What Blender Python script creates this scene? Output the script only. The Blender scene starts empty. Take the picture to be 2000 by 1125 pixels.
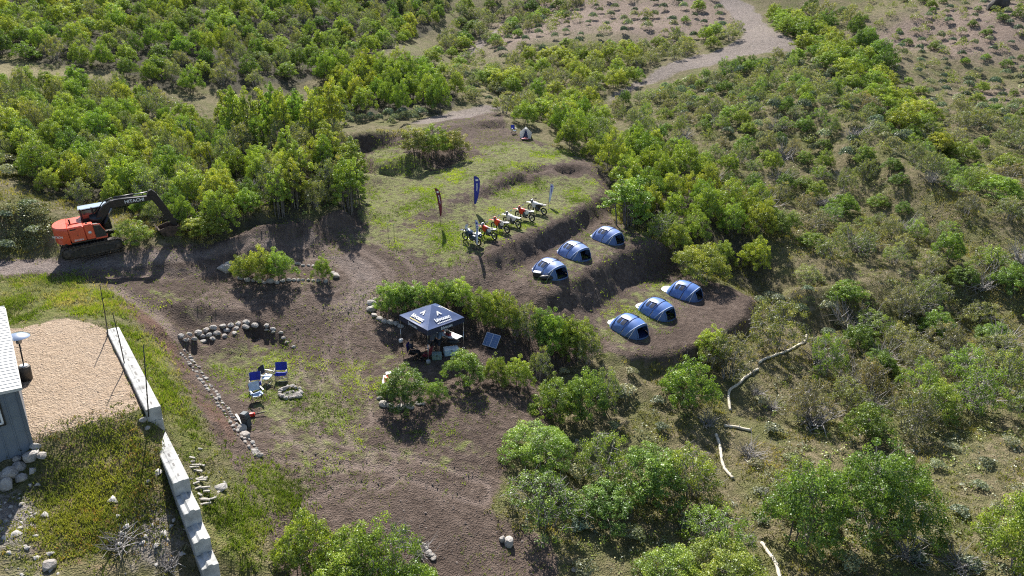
import bpy, bmesh, math, random
import numpy as np
from mathutils import Vector, Matrix, Euler, Quaternion
from mathutils.geometry import delaunay_2d_cdt

random.seed(7)
RNG = np.random.default_rng(11)
SC = bpy.context.scene
COL = SC.collection

# ------------------------------------------------------------------ camera
F_PIX, PITCH, ROLL, CAM_H = 1333.0, math.radians(22.5), math.radians(-2.0), 20.7
_cp, _sp, _cr, _sr = math.cos(PITCH), math.sin(PITCH), math.cos(ROLL), math.sin(ROLL)
_U0 = np.array([0, _sp, _cp]); _R0 = np.array([1.0, 0, 0])
C_FW = np.array([0, _cp, -_sp]); C_R = _cr * _R0 - _sr * _U0; C_U = _sr * _R0 + _cr * _U0
C_POS = np.array([0.0, 0.0, CAM_H])
cam_d = bpy.data.cameras.new('camera'); cam = bpy.data.objects.new('camera', cam_d); COL.objects.link(cam)
cam_d.sensor_width = 36.0; cam_d.lens = 36.0 * F_PIX / 2000.0
cam_d.clip_start = 0.5; cam_d.clip_end = 3000.0
cam.matrix_world = Matrix(((C_R[0], C_U[0], -C_FW[0], 0), (C_R[1], C_U[1], -C_FW[1], 0), (C_R[2], C_U[2], -C_FW[2], CAM_H), (0, 0, 0, 1)))
SC.camera = cam

# ------------------------------------------------------------------ sky and sun
SUN_EL, SUN_AZ = math.radians(45.0), math.radians(-15.0)      # azimuth from +Y towards +X
S_DIR = Vector((math.sin(SUN_AZ) * math.cos(SUN_EL), math.cos(SUN_AZ) * math.cos(SUN_EL), math.sin(SUN_EL)))
world = bpy.data.worlds.new('World'); SC.world = world; world.use_nodes = True
wn = world.node_tree; wn.nodes.clear()
sky = wn.nodes.new('ShaderNodeTexSky'); sky.sky_type = 'NISHITA'; sky.sun_disc = False
sky.sun_elevation = SUN_EL; sky.sun_rotation = SUN_AZ
bg = wn.nodes.new('ShaderNodeBackground'); bg.inputs['Strength'].default_value = 0.08
wo = wn.nodes.new('ShaderNodeOutputWorld')
wn.links.new(sky.outputs[0], bg.inputs[0]); wn.links.new(bg.outputs[0], wo.inputs[0])
sun_d = bpy.data.lights.new('sun', 'SUN'); sun_d.energy = 5.0; sun_d.angle = math.radians(0.53); sun_d.color = (1.0, 0.955, 0.88)
sun = bpy.data.objects.new('sun', sun_d); COL.objects.link(sun)
sun.rotation_euler = S_DIR.to_track_quat('Z', 'Y').to_euler(); sun.location = (-20, 60, 80)
SC.view_settings.view_transform = 'Standard'; SC.view_settings.look = 'None'
SC.view_settings.gamma = 1.0; SC.view_settings.use_curve_mapping = False
SC.view_settings.exposure = 1.02
SC.render.engine = 'CYCLES'
cy = SC.cycles
cy.max_bounces = 5; cy.diffuse_bounces = 3; cy.glossy_bounces = 2; cy.transmission_bounces = 4; cy.transparent_max_bounces = 4
cy.use_denoising = False; cy.filter_width = 1.15; cy.caustics_reflective = False; cy.caustics_refractive = False
try:
    cy.denoising_prefilter = 'FAST'
except Exception:
    pass

# ------------------------------------------------------------------ terrain heights
def ray(px, py):
    d = C_FW * F_PIX + C_R * (px - 1000.0) + C_U * (562.5 - py)
    return d / np.linalg.norm(d)
def at_z(px, py, z):
    d = ray(px, py); return C_POS + d * ((z - CAM_H) / d[2])
def at_d(px, py, dist):
    return C_POS + ray(px, py) * dist

TP = []                                        # surveyed points of the hillside
def tz(*pts):
    for p in pts: TP.append(at_z(*p))
def td(*pts):
    for p in pts: TP.append(at_d(*p))
def tline(pts, step=1.4):
    w = [at_z(*p) for p in pts]
    for a, b in zip(w[:-1], w[1:]):
        n = max(1, int(np.linalg.norm(b - a) / step))
        for i in range(n): TP.append(a + (b - a) * (i / n))
    TP.append(w[-1])
# camp plateau
tz((560,770,0),(700,700,.2),(838,715,0),(960,690,.1),(720,850,-.4),(600,870,-.3),(900,800,-.3),(1020,760,-.5),(760,780,-.1),(660,640,.9),(900,660,.2))
tz((800,950,-.9),(950,880,-.9),(985,930,-1.4),(900,1050,-1.6),(1060,1100,-2.4),(620,980,-.7),(700,1100,-1.2),(1000,1000,-1.7))
tline([(1050,752,-.6),(1062,790,-.8),(1050,830,-.9),(985,850,-1.0)])
tline([(1075,752,-1.4),(1090,800,-1.7),(1085,850,-1.8)])
# right valley
tz((1250,735,-1.4),(1400,720,-1.9),(1450,800,-2.5),(1400,900,-2.8),(1580,650,-2.0),(1700,800,-2.3),(1900,650,-1.2),(1200,900,-2.4),
   (1300,1000,-2.9),(1500,1050,-3.0),(1700,1090,-2.6),(1950,1100,-1.8),(1990,820,-1.5),(1150,1010,-2.6),(1300,800,-2.0),(1550,900,-2.7),
   (2200,1000,-1),(2200,700,-.5),(1200,1200,-3),(1800,1250,-2.4),(1480,625,-1.6),(1520,600,-1.4),(2150,1300,-1.2))
# lower tent bench
tz((1200,672,.0),(1250,655,.0),(1300,610,.15),(1370,580,.25),(1340,640,.0),(1170,650,.1),(1290,560,.35),(1400,590,.2))
tline([(1315,532,.5),(1380,548,.42),(1465,578,.25),(1452,620,.05),(1390,662,-.1),(1300,692,-.25),(1200,690,-.1)])
tline([(1330,512,.2),(1400,545,-.1),(1490,582,-1.2),(1478,640,-1.1),(1400,700,-1.3),(1320,722,-1.2)])
# bank between the two tent benches
tline([(1165,612,.3),(1193,583,.40),(1233,557,.45),(1278,537,.45),(1311,526,.5)], .6)
tline([(1060,578,2.15),(1089,566,2.5),(1120,544,2.7),(1189,498,2.75),(1233,484,2.75),(1273,478,2.7)], .8)
tz((1120,600,1.2),(1090,600,1.5),(1020,600,1.5),(960,580,1.8))
# upper tent bench
tz((1072,544,2.75),(1120,508,2.85),(1185,478,2.9),(1230,465,2.85),(1140,520,2.8),(1035,548,2.6))
tline([(1200,430,2.95),(1250,452,2.85),(1290,470,2.75)])
tline([(1225,418,2.6),(1290,450,2.2),(1325,490,1.4)])
# bank below the motorcycles
tline([(985,545,2.4),(1036,508,2.8),(1087,478,2.95),(1151,444,3.0),(1184,420,3.0)], .8)
tline([(935,508,3.3),(965,488,3.9),(1018,462,4.3),(1093,429,4.52),(1136,404,4.58),(1180,374,4.55)], .6)
tz((920,540,2.8),(880,560,2.4),(860,520,3.0),(800,560,2.2))
# motorcycle bench
tz((940,465,3.9),(980,445,4.2),(1040,415,4.5),(1000,400,4.65),(1080,380,4.8),(870,470,3.7),(780,480,3.5),(850,430,4.2),(930,420,4.4),(1150,355,5.0))
tline([(891,408,4.6),(942,388,4.86),(1003,360,5.1),(1063,343,5.26),(1120,338,5.35),(1150,338,5.4)], .6)
tline([(885,393,4.95),(942,369,5.52),(1003,342,5.92),(1078,325,6.14),(1142,318,6.1)], .6)
# third bench
tz((700,440,3.9),(760,420,4.4),(850,372,5.2),(920,340,5.8),(1000,320,6.2),(1100,300,6.4),(1140,302,6.2),(720,380,4.7),(800,350,5.3))
tline([(728,352,4.95),(790,342,5.3),(860,322,5.75),(930,304,6.3)])
tline([(712,335,5.95),(760,312,6.6),(800,298,7.0),(860,288,7.0),(930,292,6.75)])
tz((760,285,6.9),(860,268,7.2),(960,268,7.1),(1027,265,7.15),(1100,282,6.9),(700,300,6.5))
# cut banks at the back of the clearing
tline([(662,292,6.6),(690,283,6.8),(740,275,7.0),(790,268,7.15)])
tline([(645,262,8.6),(700,246,8.9),(760,244,8.7),(800,248,8.2)])
tline([(918,254,7.4),(950,250,7.45),(985,249,7.4)]); tline([(918,241,7.9),(950,234,8.3),(985,233,8.2)])
td((850,232,91),(920,218,96),(980,205,100),(780,238,91),(1000,190,104))
# left: machine stand, road, grove
tz((120,500,4.35),(180,492,4.6),(240,482,4.85),(60,500,4.3),(0,510,4.2),(-80,520,4.2),(300,505,4.5),(400,488,4.3),(480,470,4.2),(560,470,3.9),(640,470,3.6),
   (100,452,5.6),(180,440,5.7),(30,440,5.8),(300,455,5.4),(360,450,5.3),(0,545,4.0),(150,540,3.9),(300,535,3.7),(430,500,3.9))
tline([(440,473,4.35),(520,452,4.4),(600,446,4.3),(690,444,4.0)])
tline([(440,458,5.0),(520,432,5.5),(600,420,5.5),(685,414,5.1)])
tz((560,400,5.9),(640,390,5.6))
# turning loop and island
tz((440,545,2.9),(540,555,2.6),(540,520,3.1),(650,545,2.5),(630,500,3.2),(720,545,2.3),(700,600,1.5),(560,600,1.9),(420,590,2.5),(330,570,3.1),(480,610,1.9),(740,500,3.1))
# stone arc (retaining)
tline([(352,668,1.75),(382,652,1.75),(420,640,1.7),(470,634,1.6),(520,640,1.35),(555,660,.9),(575,682,.55)], .8)
tline([(368,690,.75),(400,680,.62),(440,668,.6),(480,661,.6),(515,662,.6),(545,672,.5),(566,690,.4)], .8)
tz((430,700,.5),(500,700,.4),(470,740,.25),(600,690,.55))
# low stone row left of the sitting area
tline([(362,712,1.35),(400,760,1.05),(440,812,.7),(475,862,.35),(500,900,.05)], 1.0)
tline([(378,708,.85),(418,760,.55),(460,812,.25),(492,862,.05),(518,900,-.15)], 1.0)
# ditch and spoil left of it
tz((300,600,2.9),(345,640,2.3),(335,700,2.1),(360,760,1.8),(410,830,1.35),(450,900,.8),(500,980,.1),(540,1060,-.4),(560,1125,-.7),(330,640,2.6),(430,960,.9))
# raised gravel pad
tz((20,645,4.0),(100,630,4.0),(205,638,4.0),(150,720,4.0),(60,760,4.0),(250,760,4.0),(180,810,4.0),(80,850,4.0),(0,860,3.9),(-80,700,4.0),(-80,860,3.9),(100,585,4.05),(200,590,3.8))
tline([(207,645,4.0),(228,690,4.0),(250,735,4.0),(272,785,4.0),(282,803,4.0)], .8)
tz((265,640,3.3),(300,700,2.9),(330,770,2.45),(355,840,1.95))
tz((180,835,3.8),(270,830,3.7),(300,850,3.3),(295,930,2.6),(325,1000,1.7),(350,1070,1.0),(370,1120,.3),(150,950,2.7),(50,960,2.7),(100,1060,2.1),(250,1050,1.8),(0,1120,1.9),(-80,1100,2.2),(40,905,3.1))
tz((365,900,1.5),(415,1000,.9),(450,1090,.3),(395,950,1.2))
# hillsides
td((0,400,58),(100,300,72),(300,300,74),(500,280,78),(100,155,100),(0,155,97),(350,185,98),(560,205,98),(640,225,95),(100,50,125),(300,40,135),(500,60,130),(650,100,125),
   (800,150,112),(780,90,124),(830,190,100),(750,20,160),(890,100,150),(900,150,128),(960,110,142),(1000,150,124),(1100,50,160),(1150,180,112),(1080,200,106),(1300,150,120),(1250,165,114),(1350,110,130),(1500,80,145),(1440,10,175),(1300,20,170),
   (1700,50,165),(1600,190,98),(1450,200,103),(1300,250,92),(1180,270,85),(1250,350,73),(1400,350,77),(1600,300,84),(1500,112,124),(1550,150,110),(1700,255,86),(1800,335,77),(1560,70,152),(1660,148,128),(1760,215,112),(1870,300,97),(1830,190,128),(1900,150,140),(1990,50,165),(1760,110,148),
   (1900,350,88),(1700,400,76),(1500,450,67),(1350,430,65),(1950,500,70),(1700,550,62),(1550,560,59),(1000,0,190),(600,-20,165),(200,-40,160),(1700,-30,200),(2150,300,105),(2200,100,160),(2200,500,75),
   (-150,300,72),(-150,100,110),(-150,-30,150))
for a in range(-80, 81, 16):                   # country beyond the picture
    s, c = math.sin(math.radians(a)), math.cos(math.radians(a))
    TP.append(np.array([230 * s, 230 * c, 44 + 6 * math.cos(a * .09)])); TP.append(np.array([430 * s, 430 * c, 88 + 10 * math.sin(a * .13)]))
for p in [(0, 4, -3), (-30, 4, 1.5), (30, 4, -2), (-14, 10, 1.2), (14, 12, -2.4), (-80, 10, 5), (90, 10, 3), (-420, -40, 40), (420, -40, 40), (0, -60, -5), (-120, 60, 16), (140, 70, 14)]: TP.append(np.array(p, float))
TP = np.array(TP)

def raster_tin(P, x0, y0, nx, ny, cell):
    co, _, faces, ov, _, _ = delaunay_2d_cdt([Vector((p[0], p[1])) for p in P], [], [], 0, 1e-3)
    z = np.array([P[o[0]][2] if len(o) else 0.0 for o in ov]); xy = np.array([[c[0], c[1]] for c in co])
    Z = np.full((ny, nx), np.nan)
    for f in faces:
        a, b, c = xy[f[0]], xy[f[1]], xy[f[2]]
        i0 = max(0, int((min(a[0], b[0], c[0]) - x0) / cell)); i1 = min(nx - 1, int((max(a[0], b[0], c[0]) - x0) / cell) + 1)
        j0 = max(0, int((min(a[1], b[1], c[1]) - y0) / cell)); j1 = min(ny - 1, int((max(a[1], b[1], c[1]) - y0) / cell) + 1)
        if i1 < i0 or j1 < j0: continue
        X, Y = np.meshgrid(x0 + np.arange(i0, i1 + 1) * cell, y0 + np.arange(j0, j1 + 1) * cell)
        det = (b[1] - c[1]) * (a[0] - c[0]) + (c[0] - b[0]) * (a[1] - c[1])
        if abs(det) < 1e-9: continue
        l1 = ((b[1] - c[1]) * (X - c[0]) + (c[0] - b[0]) * (Y - c[1])) / det
        l2 = ((c[1] - a[1]) * (X - c[0]) + (a[0] - c[0]) * (Y - c[1])) / det
        l3 = 1 - l1 - l2; m = (l1 >= -1e-6) & (l2 >= -1e-6) & (l3 >= -1e-6)
        sub = Z[j0:j1 + 1, i0:i1 + 1]; sub[m] = (l1 * z[f[0]] + l2 * z[f[1]] + l3 * z[f[2]])[m]
    Z[np.isnan(Z)] = 5.0
    return Z
def blur(Z, sig):
    r = max(1, int(sig * 2.6)); k = np.exp(-.5 * (np.arange(-r, r + 1) / sig) ** 2); k /= k.sum()
    Zp = np.pad(Z, ((r, r), (0, 0)), mode='edge'); o = np.zeros_like(Z)
    for i, w in enumerate(k): o += w * Zp[i:i + Z.shape[0]]
    Zp = np.pad(o, ((0, 0), (r, r)), mode='edge'); o2 = np.zeros_like(Z)
    for i, w in enumerate(k): o2 += w * Zp[:, i:i + Z.shape[1]]
    return o2
NX0, NY0, NC, NNX, NNY = -70.0, 8.0, 0.3, 500, 320          # fine raster: x -70..80, y 8..104
FX0, FY0, FC, FNX, FNY = -430.0, -60.0, 2.0, 431, 251        # coarse raster
ZN = blur(raster_tin(TP, NX0, NY0, NNX, NNY, NC), .65)
ZF = blur(raster_tin(TP, FX0, FY0, FNX, FNY, FC), 1.4)
_gy, _gx = np.gradient(ZN, NC); BANK = blur(np.clip((np.hypot(_gx, _gy) - .32) / .3, 0, 1), .8)      # steep cut faces
def bil(Z, x0, y0, c, x, y):
    u = np.clip((x - x0) / c, 0, Z.shape[1] - 1.001); v = np.clip((y - y0) / c, 0, Z.shape[0] - 1.001)
    i = u.astype(int); j = v.astype(int); a = u - i; b = v - j
    return (Z[j, i] * (1 - a) + Z[j, i + 1] * a) * (1 - b) + (Z[j + 1, i] * (1 - a) + Z[j + 1, i + 1] * a) * b
_PT = RNG.random((256, 256))
def vnoise(x, y):
    i = np.floor(x).astype(int); j = np.floor(y).astype(int); a = x - i; b = y - j
    a = a * a * (3 - 2 * a); b = b * b * (3 - 2 * b)
    g = lambda p, q: _PT[q & 255, p & 255]
    return (g(i, j) * (1 - a) + g(i + 1, j) * a) * (1 - b) + (g(i, j + 1) * (1 - a) + g(i + 1, j + 1) * a) * b - .5
def edge_w(x, y):                              # 1 inside the fine raster, fading to 0 at its border
    d = np.minimum(np.minimum(x - NX0, NX0 + NC * (NNX - 1) - x), np.minimum(y - NY0, NY0 + NC * (NNY - 1) - y))
    return np.clip(d / 6.0, 0, 1)

# zones of the ground, as outlines on the ground
def base_h(x, y):
    w = edge_w(x, y)
    return bil(ZN, NX0, NY0, NC, x, y) * w + bil(ZF, FX0, FY0, FC, x, y) * (1 - w)
def ground_arr(x, y, fine=True):
    x = np.asarray(x, float); y = np.asarray(y, float)
    z = base_h(x, y); fl = flat_w(x, y)
    far = np.clip((np.hypot(x, y) - 60) / 60, 0, 1)
    z = z + vnoise(x * .23 + 9, y * .23 + 4) * .30 * (1 - fl) + vnoise(x * .08 + 3, y * .08 + 7) * 2.0 * far + vnoise(x * .035 + 8, y * .03 + 2) * 3.0 * far
    z = z + vnoise(x * .9, y * .9) * (.05 + .12 * (1 - fl))
    bk = bil(BANK, NX0, NY0, NC, x, y) * fl * edge_w(x, y); z = z + bk * (vnoise(x * 1.6 + 3, y * 1.6) * .22 + vnoise(x * 3.7, y * 3.7 + 5) * .16)
    if fine: z = z + vnoise(x * 2.6 + 5, y * 2.6) * (.035 + .05 * (1 - fl)) + vnoise(x * 6.1, y * 6.1) * .022
    return z
def ground(x, y): return float(ground_arr(np.array([x]), np.array([y]))[0])
FLAT = None
def flat_w(x, y):
    if FLAT is None: return np.zeros_like(x)
    return bil(FLAT, NX0, NY0, NC, x, y) * edge_w(x, y)
_TS = np.concatenate([np.arange(12, 120, .08), np.arange(120, 420, .4)])
def G(px, py):                                 # the point of the ground seen at a place of the photograph
    d = ray(px, py); p = C_POS[None] + d[None] * _TS[:, None]
    h = p[:, 2] - ground_arr(p[:, 0], p[:, 1]); k = np.argmax(h < 0)
    if h[k] >= 0: k = len(_TS) - 1
    t = _TS[k]
    if k > 0 and h[k] < 0: t = _TS[k - 1] + (_TS[k] - _TS[k - 1]) * h[k - 1] / (h[k - 1] - h[k])
    q = C_POS + d * t
    return Vector((q[0], q[1], ground(q[0], q[1])))
def in_poly(X, Y, poly):
    r = np.zeros(X.shape, bool); n = len(poly)
    for i in range(n):
        x1, y1 = poly[i][0], poly[i][1]; x2, y2 = poly[(i + 1) % n][0], poly[(i + 1) % n][1]
        if y1 == y2: continue
        c = ((y1 > Y) != (y2 > Y)) & (X < (x2 - x1) * (Y - y1) / (y2 - y1) + x1); r ^= c
    return r
GX, GY = np.meshgrid(NX0 + np.arange(NNX) * NC, NY0 + np.arange(NNY) * NC)
def dense(pts, n=6):
    o = []
    for i in range(len(pts)):
        a = pts[i]; b = pts[(i + 1) % len(pts)]
        for k in range(n): o.append((a[0] + (b[0] - a[0]) * k / n, a[1] + (b[1] - a[1]) * k / n))
    return o
def zone(polys, sig=1.5):
    Z = np.zeros((NNY, NNX))
    for pts, v in polys:
        Z = np.maximum(Z, in_poly(GX, GY, [G(*p) for p in dense(pts, 3)]) * v)
    return blur(Z, sig)
CAMP = [(-60,500),(60,505),(120,503),(240,488),(330,478),(420,476),(520,436),(690,416),(705,380),(690,310),(650,268),(720,262),(800,262),(860,236),(960,216),(985,225),(985,250),(1040,272),(1130,300),(1185,345),(1190,425),
        (1310,490),(1335,530),(1480,582),(1465,640),(1390,700),(1310,715),(1180,690),(1090,720),(1065,750),(1085,800),(1062,850),(985,862),(1000,900),(950,1000),(1085,1060),(1100,1160),(560,1160),(515,1010),(450,905),(388,800),(335,705),(280,640),(225,560),(150,545),(-60,548)]
FLAT = zone([(CAMP, 1.0), ([(-60,640),(30,640),(130,620),(205,640),(290,800),(180,825),(60,868),(-60,870)], 1.0)], 2.5)
# ------------------------------------------------------------------ helpers: materials
def new_mat(name):
    m = bpy.data.materials.new(name); m.use_nodes = True; nt = m.node_tree; nt.nodes.clear()
    out = nt.nodes.new('ShaderNodeOutputMaterial'); return m, nt, out
def nd(nt, typ, **kw):
    n = nt.nodes.new(typ)
    for k, v in kw.items(): setattr(n, k, v)
    return n
def noise(nt, vec, scale, detail=4, rough=.55, dist=0.0):
    n = nd(nt, 'ShaderNodeTexNoise'); n.inputs['Scale'].default_value = scale; n.inputs['Detail'].default_value = detail
    n.inputs['Roughness'].default_value = rough; n.inputs['Distortion'].default_value = dist
    if vec is not None: nt.links.new(vec, n.inputs['Vector'])
    return n.outputs['Fac']
def ramp(nt, fac, stops):
    r = nd(nt, 'ShaderNodeValToRGB'); e = r.color_ramp.elements
    while len(e) > 1: e.remove(e[-1])
    for i, (p, c) in enumerate(stops):
        q = e[0] if i == 0 else e.new(p)
        q.position = p; q.color = (c[0], c[1], c[2], 1) if hasattr(c, '__len__') else (c, c, c, 1)
    nt.links.new(fac, r.inputs[0]); return r.outputs[0]
def mixc(nt, fac, a, b, blend='MIX'):
    n = nd(nt, 'ShaderNodeMix', data_type='RGBA', blend_type=blend)
    for s, v in ((n.inputs[0], fac), (n.inputs[6], a), (n.inputs[7], b)):
        if hasattr(v, 'links'): nt.links.new(v, s)
        elif hasattr(v, '__len__'): s.default_value = (v[0], v[1], v[2], 1)
        else: s.default_value = v
    return n.outputs[2]
def mth(nt, op, a, b=None, clamp=False):
    n = nd(nt, 'ShaderNodeMath', operation=op); n.use_clamp = clamp
    for s, v in ((n.inputs[0], a), (n.inputs[1], b)):
        if v is None: continue
        if hasattr(v, 'links'): nt.links.new(v, s)
        else: s.default_value = v
    return n.outputs[0]
def bump(nt, h, strength, dist=.05):
    b = nd(nt, 'ShaderNodeBump'); b.inputs['Strength'].default_value = strength; b.inputs['Distance'].default_value = dist
    nt.links.new(h, b.inputs['Height']); return b.outputs[0]
_mc = {}
def mat(name, col, rough=.6, metal=0.0, var=.12, scale=6.0, bmp=0.0, spec=.5, coat=0.0, emit=None):
    """painted, cloth, metal or plastic surface with a little uneven tone"""
    if name in _mc: return _mc[name]
    m, nt, out = new_mat(name); p = nd(nt, 'ShaderNodeBsdfPrincipled'); nt.links.new(p.outputs[0], out.inputs[0])
    tc = nd(nt, 'ShaderNodeTexCoord').outputs['Object']
    f = noise(nt, tc, scale, 5)
    lo = [max(0, c * (1 - var * 1.6)) for c in col]; hi = [min(1, c * (1 + var)) for c in col]
    nt.links.new(ramp(nt, f, [(.3, lo), (.7, hi)]), p.inputs['Base Color'])
    p.inputs['Roughness'].default_value = rough; p.inputs['Metallic'].default_value = metal
    p.inputs['Specular IOR Level'].default_value = spec; p.inputs['Coat Weight'].default_value = coat
    if bmp: nt.links.new(bump(nt, noise(nt, tc, scale * 3, 4), bmp, .02), p.inputs['Normal'])
    _mc[name] = m; return m

# ------------------------------------------------------------------ helpers: objects
def tag(o, label=None, cat=None, group=None, kind=None):
    if label: o['label'] = label
    if cat: o['category'] = cat
    if group: o['group'] = group
    if kind: o['kind'] = kind
    return o
def empty(name, loc, rot=(0, 0, 0), label=None, cat=None, group=None):
    o = bpy.data.objects.new(name, None); COL.objects.link(o); o.location = loc; o.rotation_euler = rot
    o.empty_display_size = .3
    return tag(o, label, cat, group)
def link_mesh(name, me, m, parent=None, loc=None):
    o = bpy.data.objects.new(name, me); COL.objects.link(o)
    if m is not None and len(me.materials) == 0: me.materials.append(m)
    if parent is not None: o.parent = parent
    if loc is not None: o.location = loc
    return o
def np_mesh(name, V, faces, nper):
    """fast mesh from arrays; faces: (n, nper) int"""
    me = bpy.data.meshes.new(name); V = np.ascontiguousarray(V, np.float32); Fc = np.ascontiguousarray(faces, np.int32)
    me.vertices.add(len(V)); me.vertices.foreach_set('co', V.ravel())
    me.loops.add(Fc.size); me.loops.foreach_set('vertex_index', Fc.ravel())
    me.polygons.add(len(Fc)); me.polygons.foreach_set('loop_start', np.arange(0, Fc.size, nper, dtype=np.int32))
    me.update(calc_edges=True); return me
class MB:
    def __init__(s): s.v = []; s.f = []; s.sm = []
    def add(s, vs, fs, smooth=False, M=None):
        k = len(s.v)
        s.v += [tuple(M @ Vector(p)) if M is not None else tuple(p) for p in vs]
        s.f += [tuple(i + k for i in f) for f in fs]; s.sm += [smooth] * len(fs); return s
    def box(s, c, d, M=None, bev=0.0, rot=None):
        x, y, z = d[0] / 2, d[1] / 2, d[2] / 2
        if bev <= 0:
            vs = [(sx * x, sy * y, sz * z) for sz in (-1, 1) for sx, sy in ((-1, -1), (1, -1), (1, 1), (-1, 1))]
            fs = [(3, 2, 1, 0), (4, 5, 6, 7), (0, 1, 5, 4), (1, 2, 6, 5), (2, 3, 7, 6), (3, 0, 4, 7)]
        else:
            b = min(bev, x * .9, y * .9, z * .9); vs = []; fs = []
            def oct_(X, Y, Z): return [(-X + b, -Y, Z), (X - b, -Y, Z), (X, -Y + b, Z), (X, Y - b, Z), (X - b, Y, Z), (-X + b, Y, Z), (-X, Y - b, Z), (-X, -Y + b, Z)]
            for Z, q in ((-z, b), (-z + b, 0), (z - b, 0), (z, b)):
                vs += [(p[0] * (x - q) / x, p[1] * (y - q) / y, p[2]) for p in oct_(x, y, Z)]
            for k in range(3):
                for i in range(8): fs.append((k * 8 + i, k * 8 + (i + 1) % 8, (k + 1) * 8 + (i + 1) % 8, (k + 1) * 8 + i))
            fs.append(tuple(range(7, -1, -1))); fs.append(tuple(range(24, 32)))
        T = Matrix.Translation(c)
        if rot is not None: T = T @ Euler(rot).to_matrix().to_4x4()
        return s.add(vs, fs, False, M @ T if M is not None else T)
    def tube(s, pts, r, n=6, cap=True, smooth=True, M=None):
        pts = [Vector(p) for p in pts]; rs = r if hasattr(r, '__len__') else [r] * len(pts); vs = []; fs = []
        up = None
        for i, p in enumerate(pts):
            t = (pts[min(i + 1, len(pts) - 1)] - pts[max(i - 1, 0)])
            t = t.normalized() if t.length > 1e-9 else Vector((0, 0, 1))
            if up is None: up = Vector((0, 0, 1)) if abs(t.z) < .9 else Vector((1, 0, 0))
            a = t.cross(up).normalized(); b = a.cross(t).normalized(); up = b
            for k in range(n):
                q = 2 * math.pi * k / n; vs.append(p + (a * math.cos(q) + b * math.sin(q)) * rs[i])
        for i in range(len(pts) - 1):
            for k in range(n): fs.append((i * n + k, i * n + (k + 1) % n, (i + 1) * n + (k + 1) % n, (i + 1) * n + k))
        if cap: fs.append(tuple(range(n - 1, -1, -1))); fs.append(tuple(range((len(pts) - 1) * n, len(pts) * n)))
        return s.add(vs, fs, smooth, M)
    def lathe(s, prof, n=16, M=None, smooth=True):
        vs = []; fs = []
        for r, z in prof:
            for k in range(n): q = 2 * math.pi * k / n; vs.append((r * math.cos(q), r * math.sin(q), z))
        for i in range(len(prof) - 1):
            for k in range(n): fs.append((i * n + k, i * n + (k + 1) % n, (i + 1) * n + (k + 1) % n, (i + 1) * n + k))
        fs.append(tuple(range(n - 1, -1, -1))); fs.append(tuple(range((len(prof) - 1) * n, len(prof) * n)))
        return s.add(vs, fs, smooth, M)
    def prism(s, poly, y0, y1, M=None, smooth=False):
        """outline in x,z pushed from y0 to y1"""
        n = len(poly); vs = [(p[0], y0, p[1]) for p in poly] + [(p[0], y1, p[1]) for p in poly]
        fs = [(i, (i + 1) % n, n + (i + 1) % n, n + i) for i in range(n)] + [tuple(range(n - 1, -1, -1)), tuple(range(n, 2 * n))]
        return s.add(vs, fs, smooth, M)
    def grid(s, rows, closed=False, smooth=True, M=None, skip=None):
        n = len(rows[0]); vs = [p for r in rows for p in r]; fs = []
        for i in range(len(rows) - 1):
            for k in range(n if closed else n - 1):
                if skip and skip(i, k): continue
                fs.append((i * n + k, i * n + (k + 1) % n, (i + 1) * n + (k + 1) % n, (i + 1) * n + k))
        return s.add(vs, fs, smooth, M)
    def mesh(s, name):
        me = bpy.data.meshes.new(name); me.from_pydata(s.v, [], s.f)
        bm = bmesh.new(); bm.from_mesh(me); bmesh.ops.recalc_face_normals(bm, faces=bm.faces); bm.to_mesh(me); bm.free()
        me.polygons.foreach_set('use_smooth', s.sm); me.update(); return me
    def build(s, name, m, parent=None, loc=None): return link_mesh(name, s.mesh(name), m, parent, loc)

# ------------------------------------------------------------------ ground sheet
GRASS_POLYS = [
    ([(705,340),(760,300),(800,300),(860,335),(930,300),(1000,330),(940,360),(890,385),(790,440),(700,440)], .85),
    ([(930,290),(1000,275),(1110,290),(1140,310),(1060,325),(1000,335)], .85), ([(700,300),(780,275),(800,288),(730,320)], .7),
    ([(830,440),(890,405),(950,385),(1010,360),(1080,345),(1170,345),(1175,370),(1130,400),(1080,428),(1000,460),(940,490),(860,490),(790,470)], .95),
    ([(660,455),(780,440),(870,470),(930,505),(880,520),(780,490),(700,475)], .7),
    ([(1000,540),(1060,505),(1140,455),(1190,440),(1270,470),(1220,480),(1130,535),(1080,560)], .45),
    ([(1150,640),(1200,590),(1290,545),(1330,560),(1300,640),(1210,690)], .6),
    ([(380,700),(440,675),(540,670),(600,700),(650,780),(640,850),(560,870),(490,800),(420,730)], .62),
    ([(600,700),(780,670),(800,720),(740,800),(800,880),(780,930),(640,900),(560,880),(600,780)], .42),
    ([(760,860),(930,820),(970,880),(860,930)], .4), ([(520,860),(640,850),(700,930),(560,960)], .4),
    ([(380,545),(440,535),(430,552),(390,552)], .8), ([(270,565),(350,575),(360,600),(280,580)], .5), ([(580,545),(640,540),(650,552),(590,552)], .8), ([(350,600),(420,590),(410,640),(360,630)], .35)]
LUSH_POLYS = [([(-60,548),(150,543),(215,575),(245,612),(205,632),(140,612),(30,640),(-60,640)], 1.0),
    ([(225,625),(300,660),(335,730),(350,800),(420,860),(395,900),(350,890),(318,800),(270,700)], 1.0),
    ([(400,880),(470,900),(510,990),(500,1010),(560,1010),(590,980),(580,930),(520,905),(470,895)], .7),
    ([(385,985),(460,960),(500,1010),(520,1125),(430,1130)], .9)]
PAD_POLYS = [([(65,895),(180,832),(275,812),(310,870),(325,960),(310,1040),(200,1030),(90,1020)], 1.0), ([(30,1030),(110,1010),(250,1030),(300,1125),(40,1125)], .75)]
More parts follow.
